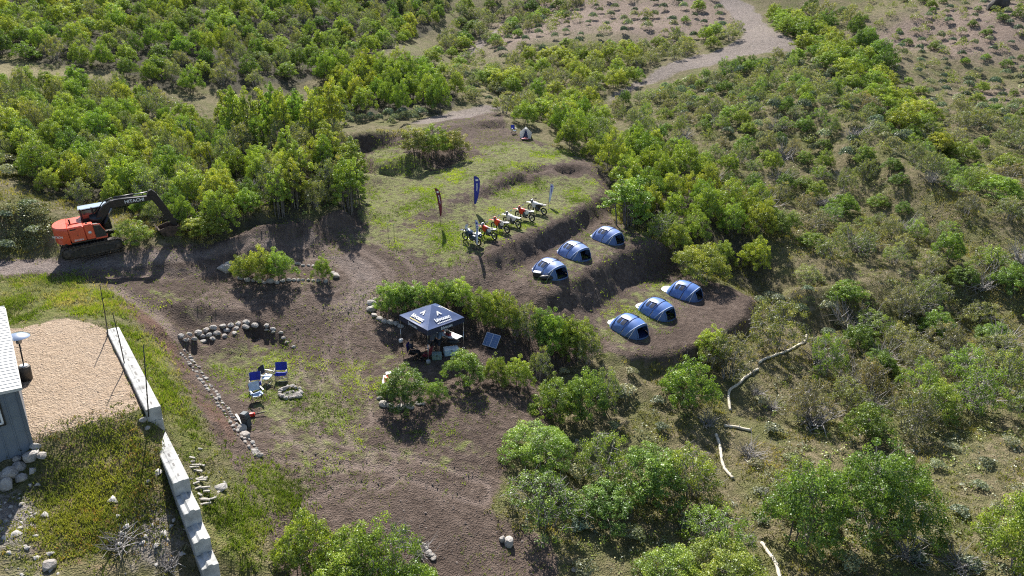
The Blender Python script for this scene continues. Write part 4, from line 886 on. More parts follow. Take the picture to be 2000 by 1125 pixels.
    MB().lathe([(.34, -.12), (.36, -.1), (.36, .1), (.34, .12)], 16, Matrix.Translation((.62, -.05, 1.95)) @ Matrix.Rotation(.3, 4, 'X')).build('boom_foot_guard', M_BLACK, e)
    # boom, stick and bucket in the plane y = -.1
    yb = -.12
    def beam(pts, w, nm, m): return MB().prism(pts, yb - w / 2, yb + w / 2).build(nm, m, e)
    boom = beam([(.42, 1.55), (.62, 1.5), (1.15, 2.05), (1.62, 2.42), (2.3, 2.45), (3.72, 2.47), (3.9, 2.6), (3.8, 2.74), (3.1, 2.78), (2.1, 2.86), (1.55, 2.86), (1.12, 2.66), (.7, 2.15), (.4, 1.75)], .34, 'boom', M_BOOM)
    text('HITACHI', .27, M_WHITE, boom, (2.78, yb - .178, 2.63), (math.pi / 2, math.radians(1.5), 0), .006)
    stick = beam([(3.5, 2.8), (3.66, 3.06), (3.82, 3.1), (4.02, 2.86), (4.5, 1.5), (4.74, .62), (4.62, .54), (4.42, .7), (3.86, 2.1), (3.68, 2.5)], .27, 'stick', M_BOOM)
    def ram(a, b, r, nm, f=.55):
        a, b = Vector(a), Vector(b); o = MB().tube([a, a + (b - a) * f], r, 10).build(nm, M_BOOM, e); MB().tube([a + (b - a) * f, b], r * .55, 8).build('piston_rod', M_STEEL, o)
    for y in (-.42, .18): ram((.72, y, 1.2), (1.5, y, 2.45), .075, 'boom_cylinder', .6)
    ram((1.75, yb, 2.97), (3.58, yb, 2.97), .075, 'stick_cylinder', .58); ram((4.02, yb, 2.7), (4.6, yb, 1.1), .065, 'bucket_cylinder', .6)
    MB().tube([(1.6, yb - .14, 2.95), (2.4, yb - .14, 2.92), (3.6, yb - .13, 2.82)], .025, 6).tube([(.6, yb + .1, 2.2), (1.2, yb + .12, 2.85), (1.7, yb + .14, 2.98)], .03, 6).build('hydraulic_hose', M_BLACK, boom)
    bk = MB(); prof = [(4.62, .88), (4.72, .62), (4.6, .28), (4.3, .1), (3.92, .12), (3.62, .42), (3.45, .82)]
    inner = [(4.55, .86), (4.64, .62), (4.54, .34), (4.28, .17), (3.95, .19), (3.68, .46), (3.5, .82)]
    w = .5
    sh_ = lambda L: [(x + .12, z - .26) for x, z in L]; prof, inner = sh_(prof), sh_(inner)
    bk.prism(prof + inner[::-1], yb - w, yb + w)
    for y in (yb - w, yb + w): bk.prism(inner + [(4.22, .72)], y - .02, y + .02)
    for k in range(5): bk.prism([(3.62, .54), (3.55, .54), (3.48, .74), (3.52, .74)], yb - w + .04 + k * .22, yb - w + .13 + k * .22)
    b = bk.build('bucket', M_BKT, e)
    MB().tube([(4.56, yb, 1.05), (4.84, yb, .8), (4.72, yb, .6)], .05, 6).build('bucket_link', M_BOOM, b)
excavator()

# ------------------------------------------------------------------ motorcycles
M_RED = mat('red_plastic', (.62, .03, .018), .35, var=.1); M_ORED = mat('orange_red_plastic', (.70, .06, .02), .35, var=.1); M_WPL = mat('white_plastic', (.75, .75, .74), .4, var=.06); M_NAVY = mat('navy_paint', (.02, .045, .10), .3, var=.2); M_GREYP = mat('grey_plastic', (.33, .35, .36), .4, var=.1)
def wheel(parent, x, r, w):
    T = Matrix.Translation((x, 0, r)) @ Matrix.Rotation(math.pi / 2, 4, 'X')
    e = MB().lathe([(.035, -.06), (.05, -.05), (.05, .05), (.035, .06)], 10, T).build('wheel', M_DARKM, parent)
    vs = []; n, q = 22, 8
    rows = [[(math.cos(2 * math.pi * k / q) * w * .5, r - .05 + math.sin(2 * math.pi * k / q) * .05) for k in range(q)]]
    rows = []
    for i in range(n):
        a = 2 * math.pi * i / n; rows.append([((r - .055 + .055 * math.sin(2 * math.pi * k / q)) * math.cos(a), (r - .055 + .055 * math.sin(2 * math.pi * k / q)) * math.sin(a), w * .5 * math.cos(2 * math.pi * k / q)) for k in range(q)])
    rows.append(rows[0]); MB().grid(rows, closed=True, M=T).build('tyre', M_RUBBER, e)
    rim = MB(); rr = r - .1
    rim.tube([(rr * math.cos(2 * math.pi * i / 20), rr * math.sin(2 * math.pi * i / 20), 0) for i in range(21)], .018, 5, M=T)
    for i in range(10): a = 2 * math.pi * i / 10; rim.tube([(.04 * math.cos(a), .04 * math.sin(a), .03 * (-1) ** i), (rr * math.cos(a), rr * math.sin(a), 0)], .006, 3, M=T)
    rim.build('rim', M_STEEL, e)
def motorcycle(front, rear, body, tail, label, adv=False, plate=None):
    a, b = G(*front), G(*rear); d = (a - b); d.z = 0; d.normalize(); c = (a + b) / 2; c.z = min(a.z, b.z) + .5 * abs(a.z - b.z)
    pit = math.atan2((ground(*(c + d * .7).xy) - ground(*(c - d * .7).xy)), 1.4); c.z = (ground(*(c + d * .7).xy) + ground(*(c - d * .7).xy)) / 2
    e = empty('motorcycle', c, (0, 0, 0), label, 'motorcycle', 'motorcycles parked in a row on the bench')
    e.rotation_euler = (Matrix.Rotation(math.atan2(d.y, d.x), 3, 'Z') @ Matrix.Rotation(-pit, 3, 'Y') @ Matrix.Rotation(math.radians(-9), 3, 'X')).to_euler()
    wf, wr = .345, .325; wheel(e, .74, wf, .09); wheel(e, -.71, wr, .13)
    fk = MB()
    for y in (-.1, .1): fk.tube([(.76, y, wf), (.62, y, .62)], .03, 8).tube([(.62, y, .62), (.45, y, 1.02)], .024, 8)
    fk.box((.5, 0, .92), (.08, .26, .05)).box((.46, 0, 1.02), (.08, .26, .04)); fk.build('fork', M_STEEL, e)
    MB().grid([[(.42 + .75 * t, y * (1 - .25 * abs(t - .3)), .80 + .12 * math.sin(1.4 * t + .5) - .10 * t * t - abs(y) * .25 + (.0 if not adv else -.02)) for y in (-.09, -.045, 0, .045, .09)] for t in [k / 8 for k in range(9)]]).build('front_fender', body, e)
    fr = MB(); fr.tube([(.42, 0, .95), (.3, 0, .5), (.05, 0, .28), (-.25, 0, .3), (-.3, 0, .55), (-.1, 0, .82), (.38, 0, .9)], .028, 6).tube([(-.1, .09, .8), (-.55, .1, .86)], .018, 5).tube([(-.1, -.09, .8), (-.55, -.1, .86)], .018, 5).tube([(-.28, .1, .5), (-.5, .1, .8)], .016, 5).tube([(-.28, -.1, .5), (-.5, -.1, .8)], .016, 5); fr.build('frame', M_DARKM, e)
    en = MB().box((.02, 0, .42), (.4, .28, .26), bev=.05).lathe([(.11, -.17), (.13, -.15), (.13, .15), (.11, .17)], 12, Matrix.Translation((-.08, 0, .4)) @ Matrix.Rotation(math.pi / 2, 4, 'X')).box((.14, 0, .62), (.2, .2, .26), rot=(0, .25, 0), bev=.02).box((.16, 0, .6), (.24, .24, .02), rot=(0, .25, 0)).box((.15, 0, .66), (.24, .24, .02), rot=(0, .25, 0)).build('engine', mat('engine_alloy', (.13, .13, .13), .5, .6, var=.3), e)
    MB().box((.32, 0, .28), (.02, .3, .02)).box((-.02, 0, .27), (.5, .24, .04), bev=.015).build('skid_plate', M_STEEL if adv else M_BLACK, en)
    tw = .17 if not adv else .23
    rows = []
    for t in [k / 7 for k in range(8)]:
        x = -.14 + .58 * t; w = tw * (.5 + .9 * math.sin(math.pi * min(1, t * .8 + .15)) * .55); zt = .93 + .09 * math.sin(math.pi * t * .7) + (.06 if adv else 0); zb = .74
        rows.append([(x, w * math.cos(q), (zt + zb) / 2 + (zt - zb) / 2 * math.sin(q)) for q in [2 * math.pi * k / 10 for k in range(10)]])
    tk = MB().grid(rows, closed=True).add(rows[0], [tuple(range(10))]).add(rows[-1], [tuple(range(10))]).build('fuel_tank', body, e)
    for s in (-1, 1): MB().prism([(.02, .9), (.5, .86), (.42, .58), (.2, .5), (.08, .62)], s * (tw * .8), s * (tw * .8 + .025)).build('tank_shroud', body, tk)
    MB().grid([[(-.68 + .78 * t, y * (.6 + .5 * t if t < .6 else .95 - .35 * (t - .6)), .95 + .04 * (t - .5) ** 2 * 4 - 4 * y * y) for y in (-.13, -.09, -.045, 0, .045, .09, .13)] for t in [k / 8 for k in range(9)]]).box((-.29, 0, .9), (.72, .17, .07), bev=.02).build('seat', M_BLACK if body is not M_WPL else M_GREYP, e)
    MB().grid([[(-.42 - .62 * t, y, .93 + .07 * t - abs(y) * .35) for y in (-.11, -.06, 0, .06, .11)] for t in [k / 6 for k in range(7)]]).build('rear_fender', tail, e)
    for s in (-1, 1): MB().prism([(-.08, .8), (-.5, .93), (-.62, .9), (-.42, .62), (-.18, .58)], s * .115, s * .14).build('side_panel', tail, e)
    MB().tube([(-.16, .11, .38), (-.71, .1, wr)], .03, 6).tube([(-.16, -.11, .38), (-.71, -.1, wr)], .03, 6).build('swingarm', M_STEEL, e)
    MB().tube([(.22, -.08, .58), (.3, -.14, .42), (.05, -.17, .38), (-.2, -.17, .5), (-.42, -.18, .66)], .025, 7).tube([(-.42, -.18, .66), (-.78, -.2, .8)], .055, 9).build('exhaust', M_STEEL, e)
    hb = MB().tube([(.36, .42, 1.13), (.4, .2, 1.12), (.44, .08, 1.06), (.44, -.08, 1.06), (.4, -.2, 1.12), (.36, -.42, 1.13)], .014, 6).build('handlebar', M_DARKM, e)
    for s in (-1, 1): MB().tube([(.36, s * .43, 1.13), (.38, s * .3, 1.13)], .02, 6).build('grip', M_BLACK, hb); MB().grid([[(.44, s * .26, 1.07), (.44, s * .26, 1.19)], [(.47, s * .38, 1.07), (.47, s * .38, 1.19)], [(.4, s * .46, 1.08), (.4, s * .46, 1.18)]]).build('hand_guard', tail if not adv else M_BLACK, hb)
    MB().prism([(.56, .86), (.62, .9), (.56, 1.16), (.5, 1.16)], -.11, .11).build('number_plate', plate or M_WPL, e)
    if adv:
        MB().grid([[(.56 - .1 * v, y, 1.15 + .32 * v - y * y * .6) for y in (-.16, -.08, 0, .08, .16)] for v in (0, .5, 1)]).build('windscreen', mat('clear_screen', (.5, .55, .6), .1, var=.05), e)
        MB().box((-.72, 0, 1.06), (.42, .36, .05), bev=.02).build('luggage_rack', M_WPL, e)
        for s in (-1, 1): MB().box((-.6, s * .27, .75), (.4, .2, .34), bev=.05).build('pannier', M_NAVY, e)
        MB().box((.34, 0, 1.0), (.3, .34, .22), bev=.08).build('fairing', M_WPL, e)
    MB().tube([(0, .12, .3), (-.1, .34, .03)], .012, 5).build('kickstand', M_DARKM, e)
motorcycle((909,469), (935,480), M_NAVY, M_NAVY, 'dark navy adventure motorcycle with white rack behind the white banner', True)
motorcycle((942.5,461), (967,469), M_RED, M_WPL, 'red dirt bike with white tail, second motorcycle from the left')
motorcycle((965,448.5), (993,456), M_ORED, M_WPL, 'bright orange-red dirt bike, third motorcycle from the left', plate=M_ORED)
motorcycle((987,437), (1016,447), M_WPL, M_WPL, 'white and grey dirt bike between the two red-fronted ones', plate=M_GREYP)
motorcycle((1012.5,426.5), (1040,433), M_RED, M_WPL, 'red-fronted dirt bike with white seat, second from the right', plate=M_RED)
motorcycle((1036.5,413), (1064,420), M_WPL, M_BLACK, 'white and black dirt bike at the far right end of the row')
# ------------------------------------------------------------------ pop-up tents
M_TENT = mat('blue_tent_fabric', (.10, .20, .50), .36, var=.12, scale=1.6, bmp=.25, spec=.75); M_TENT_SHEEN = mat('sheen_blue_tent_fabric', (.20, .29, .58), .36, var=.1, scale=1.6, bmp=.25, spec=.75)  # second one: same fabric, sky sheen put into a paler base colour
M_SEAM = mat('navy_tent_seam', (.018, .03, .10), .6, var=.2); M_TEDGE = mat('pale_tent_edge', (.42, .5, .66), .5, var=.08); M_TIN = mat('tent_inner_dark', (.02, .03, .06), .8, var=.2); M_SHEET = mat('white_tent_sheet', (.72, .73, .76), .5, var=.06)
M_DOOR = mat('slate_blue_tent_door', (.075, .135, .29), .55, var=.1, scale=2); M_CORD = mat('pale_guy_cord', (.62, .6, .48), .7, var=.1)
def tent(mid, deg, label, pale=False, tail=.55):
    c = G(*mid); d = Vector((math.cos(math.radians(deg)), math.sin(math.radians(deg)), 0))
    zs = [ground(c.x + d.x * u - d.y * v, c.y + d.y * u + d.x * v) for u in (-1.2, 0, 1.2) for v in (-.8, .8)]; c.z = sum(zs) / 6 - .03
    e = empty('popup_tent', c, (0, 0, 0), label, 'tent', 'blue pop-up tents'); body = M_TENT_SHEEN if pale else M_TENT
    pu = (zs[4] + zs[5] - zs[0] - zs[1]) / 2 / 2.4; pv = (zs[1] + zs[3] + zs[5] - zs[0] - zs[2] - zs[4]) / 3 / 1.6
    e.rotation_euler = (Matrix.Rotation(math.atan2(d.y, d.x), 3, 'Z') @ Matrix.Rotation(-math.atan(pu), 3, 'Y') @ Matrix.Rotation(math.atan(pv), 3, 'X')).to_euler(); e.scale = (1.06, 1.06, .98)
    N = 16; TH = [math.pi * k / N for k in range(N + 1)]
    def hoop(uf, ut, w, h): return [(uf + (ut - uf) * math.sin(t), w * math.cos(t), max(.0, h * math.sin(t) ** .9)) for t in TH]
    hoops = [hoop(-1.26, -1.2, .45, .22), hoop(-1.18, -1.02, .66, .62), hoop(-1.02, -.84, .80, .88), hoop(-.82, -.64, .90, 1.04), hoop(-.5, -.32, .95, 1.12), hoop(-.18, .02, .97, 1.15), hoop(.08, .32, .96, 1.13), hoop(.28, .66, .94, 1.08), hoop(.42, .96, .91, .98)]
    bd = MB().grid([h for h in hoops[:1]] + hoops[1:]).add(hoops[0], [tuple(range(N + 1))]).build('flysheet', body, e)
    for k in (3, 6): MB().tube([(x, y * 1.006, z * 1.006 + .004) for x, y, z in hoops[k]], .022, 5).build('seam', M_SEAM, bd)
    MB().tube([(x + .01, y * 1.01, z * 1.01) for x, y, z in hoops[8]], .028, 5).build('door_arch', M_TEDGE, e)
    base = [(.42 + .92 * math.sin(t) ** .8, .90 * math.cos(t), .03) for t in TH]
    rows = []
    for q in range(9):
        f = q / 8; rows.append([tuple(Vector(h) * (1 - f) + Vector(g) * f + Vector((.10 * math.sin(math.pi * f) * math.sin(t), 0, -.03 * math.sin(math.pi * f)))) for h, g, t in zip(hoops[8], base, TH)])
    MB().grid(rows, skip=lambda i, k: 1 <= i <= 6 and 5 <= k <= 10).build('door_panel', M_DOOR, e)
    MB().tube([rows[7][5]] + [rows[i][5] for i in range(6, 0, -1)] , .03, 5).build('door_binding', M_DOOR, e); MB().tube([rows[i][11] for i in range(1, 8)], .05, 6).build('rolled_flap', M_DOOR, e)
    gf = [(.0 + 1.36 * math.cos(q), .93 * math.sin(q), .012) for q in [2 * math.pi * k / 28 for k in range(28)]]
    MB().add(gf + [(x, y, .03) for x, y, z in gf], [tuple(range(28)), tuple(range(28, 56))] + [(k, (k + 1) % 28, 28 + (k + 1) % 28, 28 + k) for k in range(28)]).build('groundsheet', M_SEAM, e)
    inn = [[(x * .9 - .06, y * .93, z * .93 + .035) for x, y, z in h] for h in hoops[1:8]]; MB().grid(inn).build('inner_tent', M_TIN, e)
    if tail > 0:
        tl = [(-1.12 - tail * math.sin(t) ** .7, .62 * math.cos(t), .03) for t in TH]; MB().add(tl + [(x, y, .05) for x, y, z in tl], [tuple(range(N + 1)), tuple(range(N + 1, 2 * N + 2))] + [(k, k + 1, N + 2 + k, N + 1 + k) for k in range(N)]).build('tail_sheet', M_SHEET, e)
    # two mesh windows with rolled flaps on the side towards the clearing
    def on_side(u, t): 
        h0, h1 = hoops[4], hoops[5]; f = (u + .5) / .32; k = t / math.pi * N; i = int(k); g = k - i
        p0 = Vector(h0[i]).lerp(Vector(h0[i + 1]), g); p1 = Vector(h1[i]).lerp(Vector(h1[i + 1]), g); return p0.lerp(p1, f)
    for s in (1, -1):
        for u0, u1 in ((-.62, -.4), (-.3, -.02)):
            r = []
            for u in (u0, (u0 + u1) / 2, u1): r.append([tuple(on_side(u, (math.pi - t) if s < 0 else t) * 1.012 + Vector((0, 0, .004))) for t in (.62, .8, 1.0)])
            wn_ = MB().grid(r).build('mesh_window', M_TIN, bd)
        t1 = 1.06; MB().tube([tuple(on_side(u, (math.pi - t1) if s < 0 else t1) * 1.02) for u in (-.62, -.3, .02)], .035, 5).build('window_flap', M_TIN, bd)
    gl = MB()
    for s in (-1, 1):
        for k, dx in ((6, .0), (8, .28)):
            p = Vector(hoops[k][11 if s < 0 else 5]); q = Vector((p.x + dx * .5 - .1, s * 1.25, .02)); gl.tube([p, q], .009, 4)
    gl.build('guy_line', M_CORD, e)
    return e
tent((1229,644), -50, 'blue pop-up tent nearest the hedge on the lower bench')
tent((1283,611), -48, 'blue pop-up tent in the middle of the lower bench')
tent((1337,575), -38, 'blue pop-up tent at the right end of the lower bench, wide white tail sheet', tail=.7)
tent((1075,533), -50, 'sheen-paled blue pop-up tent with a black box beside it on the upper bench', True, .35)
tent((1122,498), -50, 'sheen-paled blue pop-up tent in the middle of the upper bench', True, .35)
tent((1187,468), -45, 'sheen-paled blue pop-up tent farthest up the slope on the upper bench', True, .35)
# black box and bag beside the first upper tent
p = G(1049, 541); e = empty('equipment_box', p, (0, 0, -.3), 'black equipment box with white lid against the upper left tent', 'box')
MB().box((0, 0, .19), (.55, .38, .36), bev=.04).build('case', M_BLACK, e); MB().box((0, 0, .395), (.57, .4, .05), bev=.02).build('lid', M_WHITE, e)
p = G(1068, 546); mb = MB(); rows = [[(x, .22 * math.sqrt(max(0.05, 1 - (x / .5) ** 4)) * math.cos(q), .17 + .17 * math.sqrt(max(.05, 1 - (x / .5) ** 4)) * math.sin(q)) for q in [2 * math.pi * k / 12 for k in range(12)]] for x in [-.48 + .12 * k for k in range(9)]]
tag(mb.grid(rows, closed=True).add(rows[0], [tuple(range(12))]).add(rows[-1], [tuple(range(12))]).tube([(-.2, 0, .34), (-.1, 0, .44), (.1, 0, .44), (.2, 0, .34)], .015, 5).build('duffel_bag', M_BLACK, None, p), 'black bag lying in front of the upper left tent', 'bag')

# small white tent at the back of the clearing
p = G(1027, 268); e = empty('ridge_tent', p, (0, 0, math.radians(-95)), 'small white peaked tent with dark open door at the back of the clearing', 'tent')
M_WT, _nt, _o = new_mat('thin_white_tent_cloth'); _d = nd(_nt, 'ShaderNodeBsdfDiffuse'); _t = nd(_nt, 'ShaderNodeBsdfTranslucent'); _x = nd(_nt, 'ShaderNodeMixShader'); _x.inputs[0].default_value = .55
_c = ramp(_nt, noise(_nt, nd(_nt, 'ShaderNodeTexCoord').outputs['Object'], 3.0), [(.3, (.74, .73, .69)), (.7, (.82, .82, .8))]); _nt.links.new(_c, _d.inputs[0]); _nt.links.new(_c, _t.inputs[0])
_nt.links.new(_d.outputs[0], _x.inputs[1]); _nt.links.new(_t.outputs[0], _x.inputs[2]); _nt.links.new(_x.outputs[0], _o.inputs[0])
pk = (0.35, 0, 1.25); cs = [(1.0, .62, 0), (-1.1, .55, 0), (-1.1, -.55, 0), (1.0, -.62, 0)]; rr = (-1.0, 0, .55)
MB().add([pk, (.45, .68, .62), (.75, .60, .0), (.80, .34, .0), (.55, .10, .75), (.45, -.68, .62), (.75, -.60, .0), (.80, -.30, .0), (.55, -.06, .75), cs[1], cs[2], rr], [(0, 1, 4), (1, 2, 3, 4), (0, 5, 8), (5, 6, 7, 8), (0, 11, 9, 1), (1, 9, 2), (0, 5, 10, 11), (5, 6, 10), (11, 9, 10)]).build('canopy', M_WT, e)
MB().prism([(-.9, 0), (.5, 0), (.3, .95), (-.8, .4)], -.3, .3).build('inner_tent', M_SEAM, e)
MB().box((1.05, 0, .04), (.7, .75, .05), bev=.02).build('ground_mat', mat('pink_mat', (.62, .30, .32), .8, var=.15), e); MB().box((1.1, .05, .12), (.25, .3, .1), bev=.04).build('stuff_sack', mat('red_sack', (.6, .12, .06), .6), e)
# ------------------------------------------------------------------ canopy
def canopy():
    cx, cy = -5.02, 39.22; z0 = ground(cx, cy); e = empty('pop_up_canopy', (cx, cy, z0), (0, 0, math.radians(45)), 'navy square pop-up canopy with white lettering on its roof', 'canopy')
    M_NV = mat('navy_canopy_cloth', (.05, .085, .20), .42, var=.2, scale=1.3, bmp=.35, spec=.7); M_NV2 = mat('navy_valance', (.014, .022, .055), .6, var=.2)
    h, ez, pz, vd = 1.46, 2.18, 2.98, .34
    C = [(-h, -h), (h, -h), (h, h), (-h, h)]; leg_z = [ground(*((Matrix.Rotation(math.radians(45), 2) @ Vector(c)) + Vector((cx, cy)))) - z0 for c in C]
    rng = random.Random(5)
    for i in range(4):
        a, b = Vector((*C[i], ez)), Vector((*C[(i + 1) % 4], ez)); pk = Vector((0, 0, pz)); n = 9; rows = []
        for r in range(n + 1):
            f = r / n; l, q = a.lerp(pk, f), b.lerp(pk, f); row = []
            for k in range(n + 1):
                g = k / n; p = l.lerp(q, g); sag = math.sin(math.pi * g) * (1 - f) * .035 * (0 if r == 0 else 1); p.z -= sag
                p.z += rng.uniform(-.006, .006) if 0 < r < n and 0 < k < n else 0; row.append(tuple(p))
            rows.append(row)
        pan = MB().grid(rows).build('roof_panel', M_NV, e)
        mid = (a + b) / 2; nrm = Vector((mid.x, mid.y, 0)).normalized()
        va = MB().grid([[tuple(a.lerp(b, k / 8) + nrm * .012), tuple(a.lerp(b, k / 8) + nrm * (.02 + .01 * math.sin(k * 2.1 + i)) - Vector((0, 0, vd)))] for k in range(9)]).build('valance', M_NV2, e)
        ex = (b - a).normalized(); up = (pk - mid).normalized(); nn = ex.cross(up).normalized()
        R = Matrix((ex, up, nn)).transposed(); ang = R.to_euler()
        L = (pk - mid).length; off = nn * .02
        text('bivouac', .38, M_WHITE, pan, mid + up * L * .27 + off * 1.2, ang, .012)
        bars = MB(); o2 = mid + up * L * .12 + off * .8
        for k in range(9): x_ = -.5 + .125 * k; bars.add([tuple(o2 + ex * (x_ + q) + up * v) for q, v in ((-.045, -.035), (.045, -.035), (.045, .035), (-.045, .035))], [(0, 1, 2, 3)])
        bars.build('small_print', mat('yellow_print', (.7, .55, .12), .5) if i % 2 else M_WHITE, pan)
        # peak mark: a white tent shape with a notch
        o = mid + up * L * .46 + off
        tri = [(-.2, 0), (-.02, .33), (.03, .33), (.21, 0), (.09, 0), (.0, .14), (-.1, 0)]
        MB().add([tuple(o + ex * x + up * y) for x, y in tri], [(0, 1, 5, 6), (1, 2, 5), (2, 3, 4, 5)]).build('printed_mark', M_WHITE, pan)
        text('bivouac', .3, mat('pale_grey_print', (.62, .65, .72), .5), va, mid + nrm * .04 - Vector((0, 0, vd * .52)), Matrix((ex, Vector((0, 0, 1)), nrm)).transposed().to_euler(), .004)
    for i, (x, y) in enumerate(C):
        x, y = x * .975, y * .975; lg = MB().tube([(x, y, leg_z[i] - .02), (x, y, 1.2)], .022, 6).tube([(x, y, 1.2), (x, y, ez - .02)], .017, 6).box((x, y, leg_z[i] + .01), (.14, .14, .02)).build('leg', M_ALU, e)
        if i in (0, 2, 3): MB().lathe([(.1, 0), (.14, .03), (.14, .2), (.1, .24)], 12, Matrix.Translation((x, y, leg_z[i] + .02))).build('weight_bag', M_WHITE if i in (3, 1) else M_GREYP, lg)
    tr = MB()
    for i in range(4):
        a, b = Vector((*C[i], ez - .1)) * .97, Vector((*C[(i + 1) % 4], ez - .1)) * .97
        m = (a + b) / 2; dz = Vector((0, 0, .22)); a.z = b.z = m.z = ez - .1; tr.tube([a, m - dz * .0, b], .011, 4).tube([a - dz, m + dz * .1], .01, 4).tube([b - dz, m + dz * .1], .01, 4)
    tr.tube([(-h * .9, 0, ez - .1), (0, 0, pz - .3)], .012, 4).tube([(h * .9, 0, ez - .1), (0, 0, pz - .3)], .012, 4).tube([(0, -h * .9, ez - .1), (0, 0, pz - .3)], .012, 4).tube([(0, h * .9, ez - .1), (0, 0, pz - .3)], .012, 4).tube([(0, 0, pz - .35), (0, 0, pz - .02)], .02, 6)
    tr.build('truss', M_ALU, e)
canopy()

# ------------------------------------------------------------------ folding furniture
M_BLUEC = mat('royal_blue_canvas', (.018, .035, .36), .7, var=.15); M_NAVYC = mat('dark_navy_canvas', (.012, .016, .035), .75, var=.2); M_PALEC = mat('pale_blue_canvas', (.42, .52, .66), .7, var=.1); M_MAROON = mat('maroon_canvas', (.20, .018, .03), .7, var=.15)
def camp_chair(p, rz, seat, back, label, frame=None, group=None, w=.56):
    """director's chair, front towards local +x"""
    e = empty('camp_chair', p, (0, 0, rz), label, 'chair', group); m = frame or M_ALU; h = w / 2
    fr = MB()
    for s in (-1, 1):
        fr.tube([(.22, s * h, .0), (-.2, s * h, .44)], .014, 5).tube([(-.22, s * h, .0), (.2, s * h, .44)], .014, 5); fr.tube([(-.2, s * h, .42), (-.3, s * h, .98)], .014, 5).tube([(.2, s * h, .42), (.22, s * h, .66)], .014, 5)
    fr.tube([(.22, -h, .02), (.22, h, .02)], .012, 5).tube([(-.22, -h, .02), (-.22, h, .02)], .012, 5).tube([(.22, -h, .02), (.2, h, .42)], .011, 5).tube([(.22, h, .02), (.2, -h, .42)], .011, 5); fr.build('frame', m, e)
    MB().grid([[(x, y * h, .44 - .05 * (1 - y * y) - .02 * (x < 0)) for y in (-1, -.5, 0, .5, 1)] for x in (-.23, -.08, .08, .24)]).box((0, 0, .375), (.36, w * .8, .012)).build('seat', seat, e)
    MB().grid([[(-.235 - .07 * v - .04 * (1 - y * y), y * h, .5 + .5 * v) for y in (-1, -.5, 0, .5, 1)] for v in (0, .33, .66, 1)]).grid([[(-.255 - .07 * v - .04 * (1 - y * y), y * h, .5 + .5 * v) for y in (-1, -.5, 0, .5, 1)] for v in (0, .33, .66, 1)]).build('backrest', back, e)
    for s in (-1, 1): MB().box((0, s * (h + .01), .675), (.5, .07, .025), bev=.01).build('armrest', M_BLACK if seat is not M_PALEC else M_WHITE, e)
    return e
fp = G(567, 768)
def face(p, q): return math.atan2(q.y - p.y, q.x - p.x)
p = G(550, 742); camp_chair(p, math.radians(-82), M_BLUEC, M_BLUEC, 'bright blue folding chair facing the camera behind the fire ring', w=.66)
p = G(521, 748); camp_chair(p, face(p, fp) + .25, M_PALEC, M_NAVYC, 'dark-backed folding chair with pale seat between two blue chairs', w=.62)
p = G(501, 762); camp_chair(p, math.radians(-70), M_BLUEC, M_BLUEC, 'bright blue folding chair on the left, behind the pale one', w=.6)
p = G(503, 782); camp_chair(p, math.radians(-48), M_PALEC, M_PALEC, 'pale blue folding chair nearest the chainsaw', M_BLACK, w=.6)
# fire ring
e = empty('fire_pit', fp, (0, 0, 0), 'round fire ring of pale stones on the ground before the chairs', 'fire pit')
ROCKS = []
def rock_mesh(seed, k=.28):
    bm = bmesh.new(); bmesh.ops.create_icosphere(bm, subdivisions=2, radius=1.0); rng = np.random.default_rng(seed); off = rng.uniform(0, 99, 3)
    cuts = [(Vector(rng.normal(size=3)).normalized(), rng.uniform(.55, .9)) for _ in range(13)]
    for v in bm.verts:
        for n, d in cuts:
            t = v.co.dot(n) - d
            if t > 0: v.co -= n * t * .97
        f = 1 + .05 * math.sin(v.co.x * 7 + off[0]) * math.sin(v.co.y * 6 + off[1]) + .04 * math.sin(v.co.z * 9 + off[2]); v.co *= f
    me = bpy.data.meshes.new('rock'); bm.to_mesh(me); bm.free()
    me.polygons.foreach_set('use_smooth', np.zeros(len(me.polygons), bool)); return me
def rock_mat(name, lo, mid, hi):
    m, nt, out = new_mat(name); p = nd(nt, 'ShaderNodeBsdfPrincipled'); nt.links.new(p.outputs[0], out.inputs[0]); tc = nd(nt, 'ShaderNodeTexCoord').outputs['Object']; oi = nd(nt, 'ShaderNodeObjectInfo')
    ad = nd(nt, 'ShaderNodeVectorMath', operation='ADD'); nt.links.new(tc, ad.inputs[0]); nt.links.new(mth(nt, 'MULTIPLY', oi.outputs['Random'], 40), ad.inputs[1])
    n1 = noise(nt, ad.outputs[0], 1.6, 6, .6); n2 = noise(nt, ad.outputs[0], 9, 5, .7)
    c = ramp(nt, n1, [(.3, lo), (.52, mid), (.75, hi)]); c = mixc(nt, ramp(nt, n2, [(.4, .5), (.62, 0.0)]), c, lo); c = mixc(nt, mth(nt, 'MULTIPLY', oi.outputs['Random'], .35), c, (.30, .235, .19))
    nt.links.new(c, p.inputs['Base Color']); p.inputs['Roughness'].default_value = .9; nt.links.new(bump(nt, mth(nt, 'ADD', n1, mth(nt, 'MULTIPLY', n2, .5)), .8, .12), p.inputs['Normal']); return m
M_ROCK = rock_mat('pale_granite', (.27, .25, .23), (.5, .47, .435), (.68, .65, .61))
ROCKS = [rock_mesh(i) for i in range(9)]
for r_ in ROCKS: r_.materials.append(M_ROCK)
def rock(name, loc, s, parent=None, rz=None, label=None, cat=None, group=None):
    o = link_mesh(name, random.choice(ROCKS), None, parent, loc); o.scale = s if hasattr(s, '__len__') else (s, s * random.uniform(.75, 1.0), s * random.uniform(.6, .85)); o.rotation_euler = (random.uniform(-.25, .25), random.uniform(-.25, .25), random.uniform(0, 6.28) if rz is None else rz)
    return tag(o, label, cat, group)
